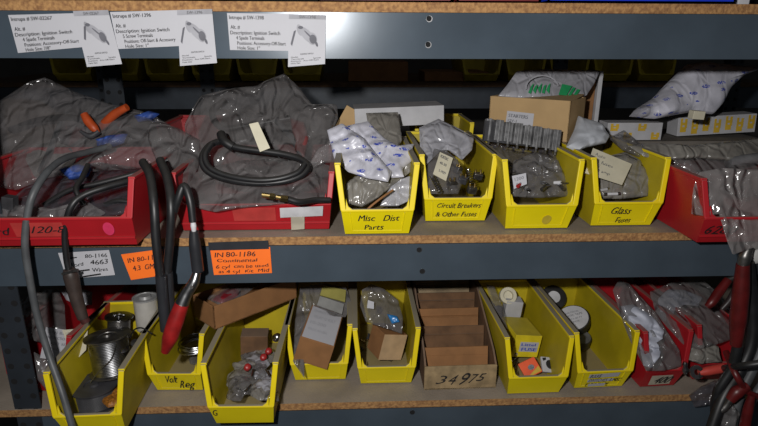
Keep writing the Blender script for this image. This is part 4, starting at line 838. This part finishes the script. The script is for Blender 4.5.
# bin K and L bags
bag('plastic_bag', 'long clear bag with a white insert spilling from the red bin labelled 400', 'bag', [(612, 290), (618, 280), (628, 283), (640, 296), (655, 312), (668, 332), (680, 350), (682, 366), (664, 371), (646, 371), (636, 352), (624, 325)], surfY(280, .14, 371, -.015), SFILM, thick=.014, seed=141, amp=.016, freq=22)
bag('paper_insert', 'white paper insert folded inside the bag of the red bin labelled 400', 'paper', [(620, 306), (632, 304), (650, 314), (664, 330), (662, 338), (654, 342), (660, 352), (652, 368), (644, 366), (640, 345)], surfY(304, .098, 368, -.012), mat('bluish_white_insert', (.44, .46, .54), .5), thick=.006, seed=142, amp=.022, freq=30)
bag('plastic_bag', 'crinkled clear bag under the middle beam, behind the dark red grip', 'bag', [(650, 292), (672, 282), (705, 281), (722, 296), (735, 318), (730, 340), (700, 350), (684, 345), (668, 328), (655, 312)], surfY(281, .19, 350, .02), SFILM, thick=.02, seed=143, amp=.02, freq=20)
bag('paper_wad', 'pale crumpled wad inside the crinkled clear bag at lower right', 'paper', [(658, 299), (668, 289), (685, 290), (702, 297), (698, 306), (684, 304), (672, 312), (664, 322), (656, 312)], surfY(289, .17, 322, .11), mat('bluish_white_insert', (.44, .46, .54), .5), thick=.012, seed=145, amp=.02, freq=34)
bag('plastic_bag', 'dull grey bag of parts in the red bin behind the ring terminal', 'bag', [(686, 346), (705, 340), (718, 346), (721, 362), (700, 364), (688, 360)], surfY(340, .05, 364, .01), GFILM, thick=.012, seed=144, amp=.012, freq=34)
t = thing('ring_terminal_lead', 'red-sleeved ring terminal on a black cable crossing in front of the bottom shelf bins', 'cable', P(700, 374, -.05))
mb = MB(); c = P(696, 372, -.05); mb.lathe(c, (0, -1, .5), [(0, .0135), (.004, .0135), (.004, .006), (0, .006)], 24, caps=False); mb.build('ring', STEEL, t, smooth=True)
mb = MB(); mb.tube(pts3([(699, 373, -.05), (708, 371, -.05), (724, 368, -.05)]), .009, rr=[.006, .009, .0095]); mb.build('sleeve', mat('red_sleeve', (.52, .06, .045), .45), t, smooth=True)
mb = MB(); mb.tube(pts3([(723, 368.5, -.05), (738, 366.5, -.11), (762, 363, -.135), (785, 358, -.14)]), .0068); mb.build('cable', RUB, t, smooth=True)
mb = MB(); mb.lathe(P(685, 362, .004), (.15, -.1, -1), [(0, .0035), (.006, .0055), (.010, .004), (.016, .007), (.022, .006), (.028, .003)], 16); single(mb, 'steel_bolt', STEEL, 'shiny steel bolt beside the eye of the ring terminal', 'bolt', smooth=True)
# clamps at right edge
def grip(label, l, rr, m, extra=None):
    t = thing('jumper_clamp', label, 'clamp', P(*l[-1])); mb = MB(); mb.tube(pts3(l), .01, rr=rr, n=14); mb.build('grip', m, t, smooth=True)
    if extra:
        mb = MB(); mb.tube(pts3(extra[0]), .005, rr=extra[1]); mb.build('jaw', DSTEEL, t, smooth=True)
grip('dark red clamp grip tilted in front of the crinkled clear bag', [(728, 280, .02), (719, 292, .01), (712, 302, .0), (707, 307, .0)], [.008, .0095, .009, .006], DREDH, ([(728, 280, .02), (736, 276, .02), (741, 270, .02)], [.006, .006, .004]))
grip('long dark red clamp grip hanging vertically near the right picture edge', [(743, 264, -.09), (741, 290, -.09), (738, 320, -.09), (736, 345, -.09)], [.011, .014, .0145, .010], DREDH, ([(743, 266, -.09), (745, 256, -.09), (750, 246, -.09)], [.010, .011, .006]))
grip('second dark grip behind the long red one at the right picture edge', [(735, 290, .0), (730, 300, .0), (722, 309, .0)], [.006, .007, .005], mat('black_grip', (.03, .02, .02), .4), None)
bag('cloth_scrap', 'white cloth scrap at the right picture edge on the middle beam', 'cloth', [(748, 256), (752, 244), (765, 238), (775, 250), (770, 262), (755, 264)], surfY(240, -.05, 264, -.06), mat('white_cloth', (.5, .5, .48), .8), thick=.01, seed=151, amp=.01, freq=30, nr=10, na=40)
random.seed(9)
cabs = [([(748, 262, -.06), (752, 300, -.06), (752, 340, -.07), (740, 370, -.08), (722, 400, -.10), (706, 445, -.12)], .0105, RUB, 'thick black cable sweeping down left from the long dark red grip'),
        ([(770, 300, -.05), (764, 340, -.06), (752, 370, -.07), (738, 400, -.08), (728, 445, -.10)], .0095, GRUB, 'grey-black cable next inward from the right picture edge'),
        ([(738, 345, -.09), (732, 368, -.09), (718, 392, -.09), (716, 420, -.09), (722, 445, -.09)], .0095, RUB, 'thick black cable coming out under the long dark red grip'),
        ([(775, 350, -.07), (765, 380, -.08), (750, 405, -.09), (742, 445, -.10)], .0085, GRUB, 'worn grey cable at the lower right corner'),
        ([(762, 262, -.05), (768, 300, -.03), (762, 350, -.03), (770, 400, -.03)], .010, mat('dark_blue_rubber', (.03, .04, .05), .5), 'dark bluish cable hugging the right picture edge'),
        ([(726, 352, -.06), (736, 375, -.11), (748, 392, -.11), (770, 400, -.11)], .006, DREDH, 'thin dark red cable crossing the black ones at lower right')]
for l, r, m, lab in cabs: tubething('heavy_cable', lab, 'cable', l, r, m)
grip('dull red clamp grip low among the black cables', [(730, 400, -.11), (737, 392, -.11), (748, 386, -.11)], [.009, .012, .008], DREDH, ([(730, 400, -.11), (724, 408, -.11), (718, 412, -.11)], [.007, .007, .004]))
grip('dark red clamp grip cut by the bottom edge at lower right', [(752, 395, -.12), (748, 410, -.12), (742, 440, -.12)], [.006, .009, .010], DREDH, None)
bag('plastic_bag', 'dark crumpled film scrap hanging at the right end of the bottom beam', 'bag', [(689, 396), (702, 386), (716, 380), (724, 390), (714, 404), (694, 407)], surfY(380, -.01, 407, -.03), DFILM, thick=.012, seed=152, amp=.014, freq=34)
bag('plastic_bag', 'clear film scrap between the black cables at the lower right corner', 'bag', [(718, 408), (730, 402), (738, 412), (732, 428), (720, 428)], surfY(402, -.09, 428, -.1), SFILM, thick=.01, seed=153, amp=.012, freq=34)
# ---------------------------------------------------------------- light
ld = bpy.data.lights.new('camera_flash', 'AREA'); ld.shape = 'DISK'; ld.size = .035; ld.energy = 14; ld.color = (1, .98, .96)
lo = bpy.data.objects.new('camera_flash', ld); COL.objects.link(lo)
lo.location = CAM + Vector((-.13, -.02, .10)); lo.rotation_euler = (R(76), 0, R(-2))
w = bpy.data.worlds.new('world'); scene.world = w; w.use_nodes = True
w.node_tree.nodes['Background'].inputs[0].default_value = (.8, .9, 1, 1); w.node_tree.nodes['Background'].inputs[1].default_value = .03
ad = bpy.data.lights.new('ambient_fill', 'AREA'); ad.shape = 'RECTANGLE'; ad.size = 1.2; ad.size_y = .3; ad.energy = 2.5; ad.color = (.95, .98, 1)  # unseen overhead fill standing in for weak ambient light
ao = bpy.data.objects.new('ambient_fill', ad); COL.objects.link(ao); ao.location = (.2, -1.6, 2.9); ao.rotation_euler = (R(25), 0, 0)
vs = scene.view_settings; vs.view_transform = 'Standard'; vs.look = 'None'; vs.gamma = 1; vs.use_curve_mapping = False; vs.exposure = 0
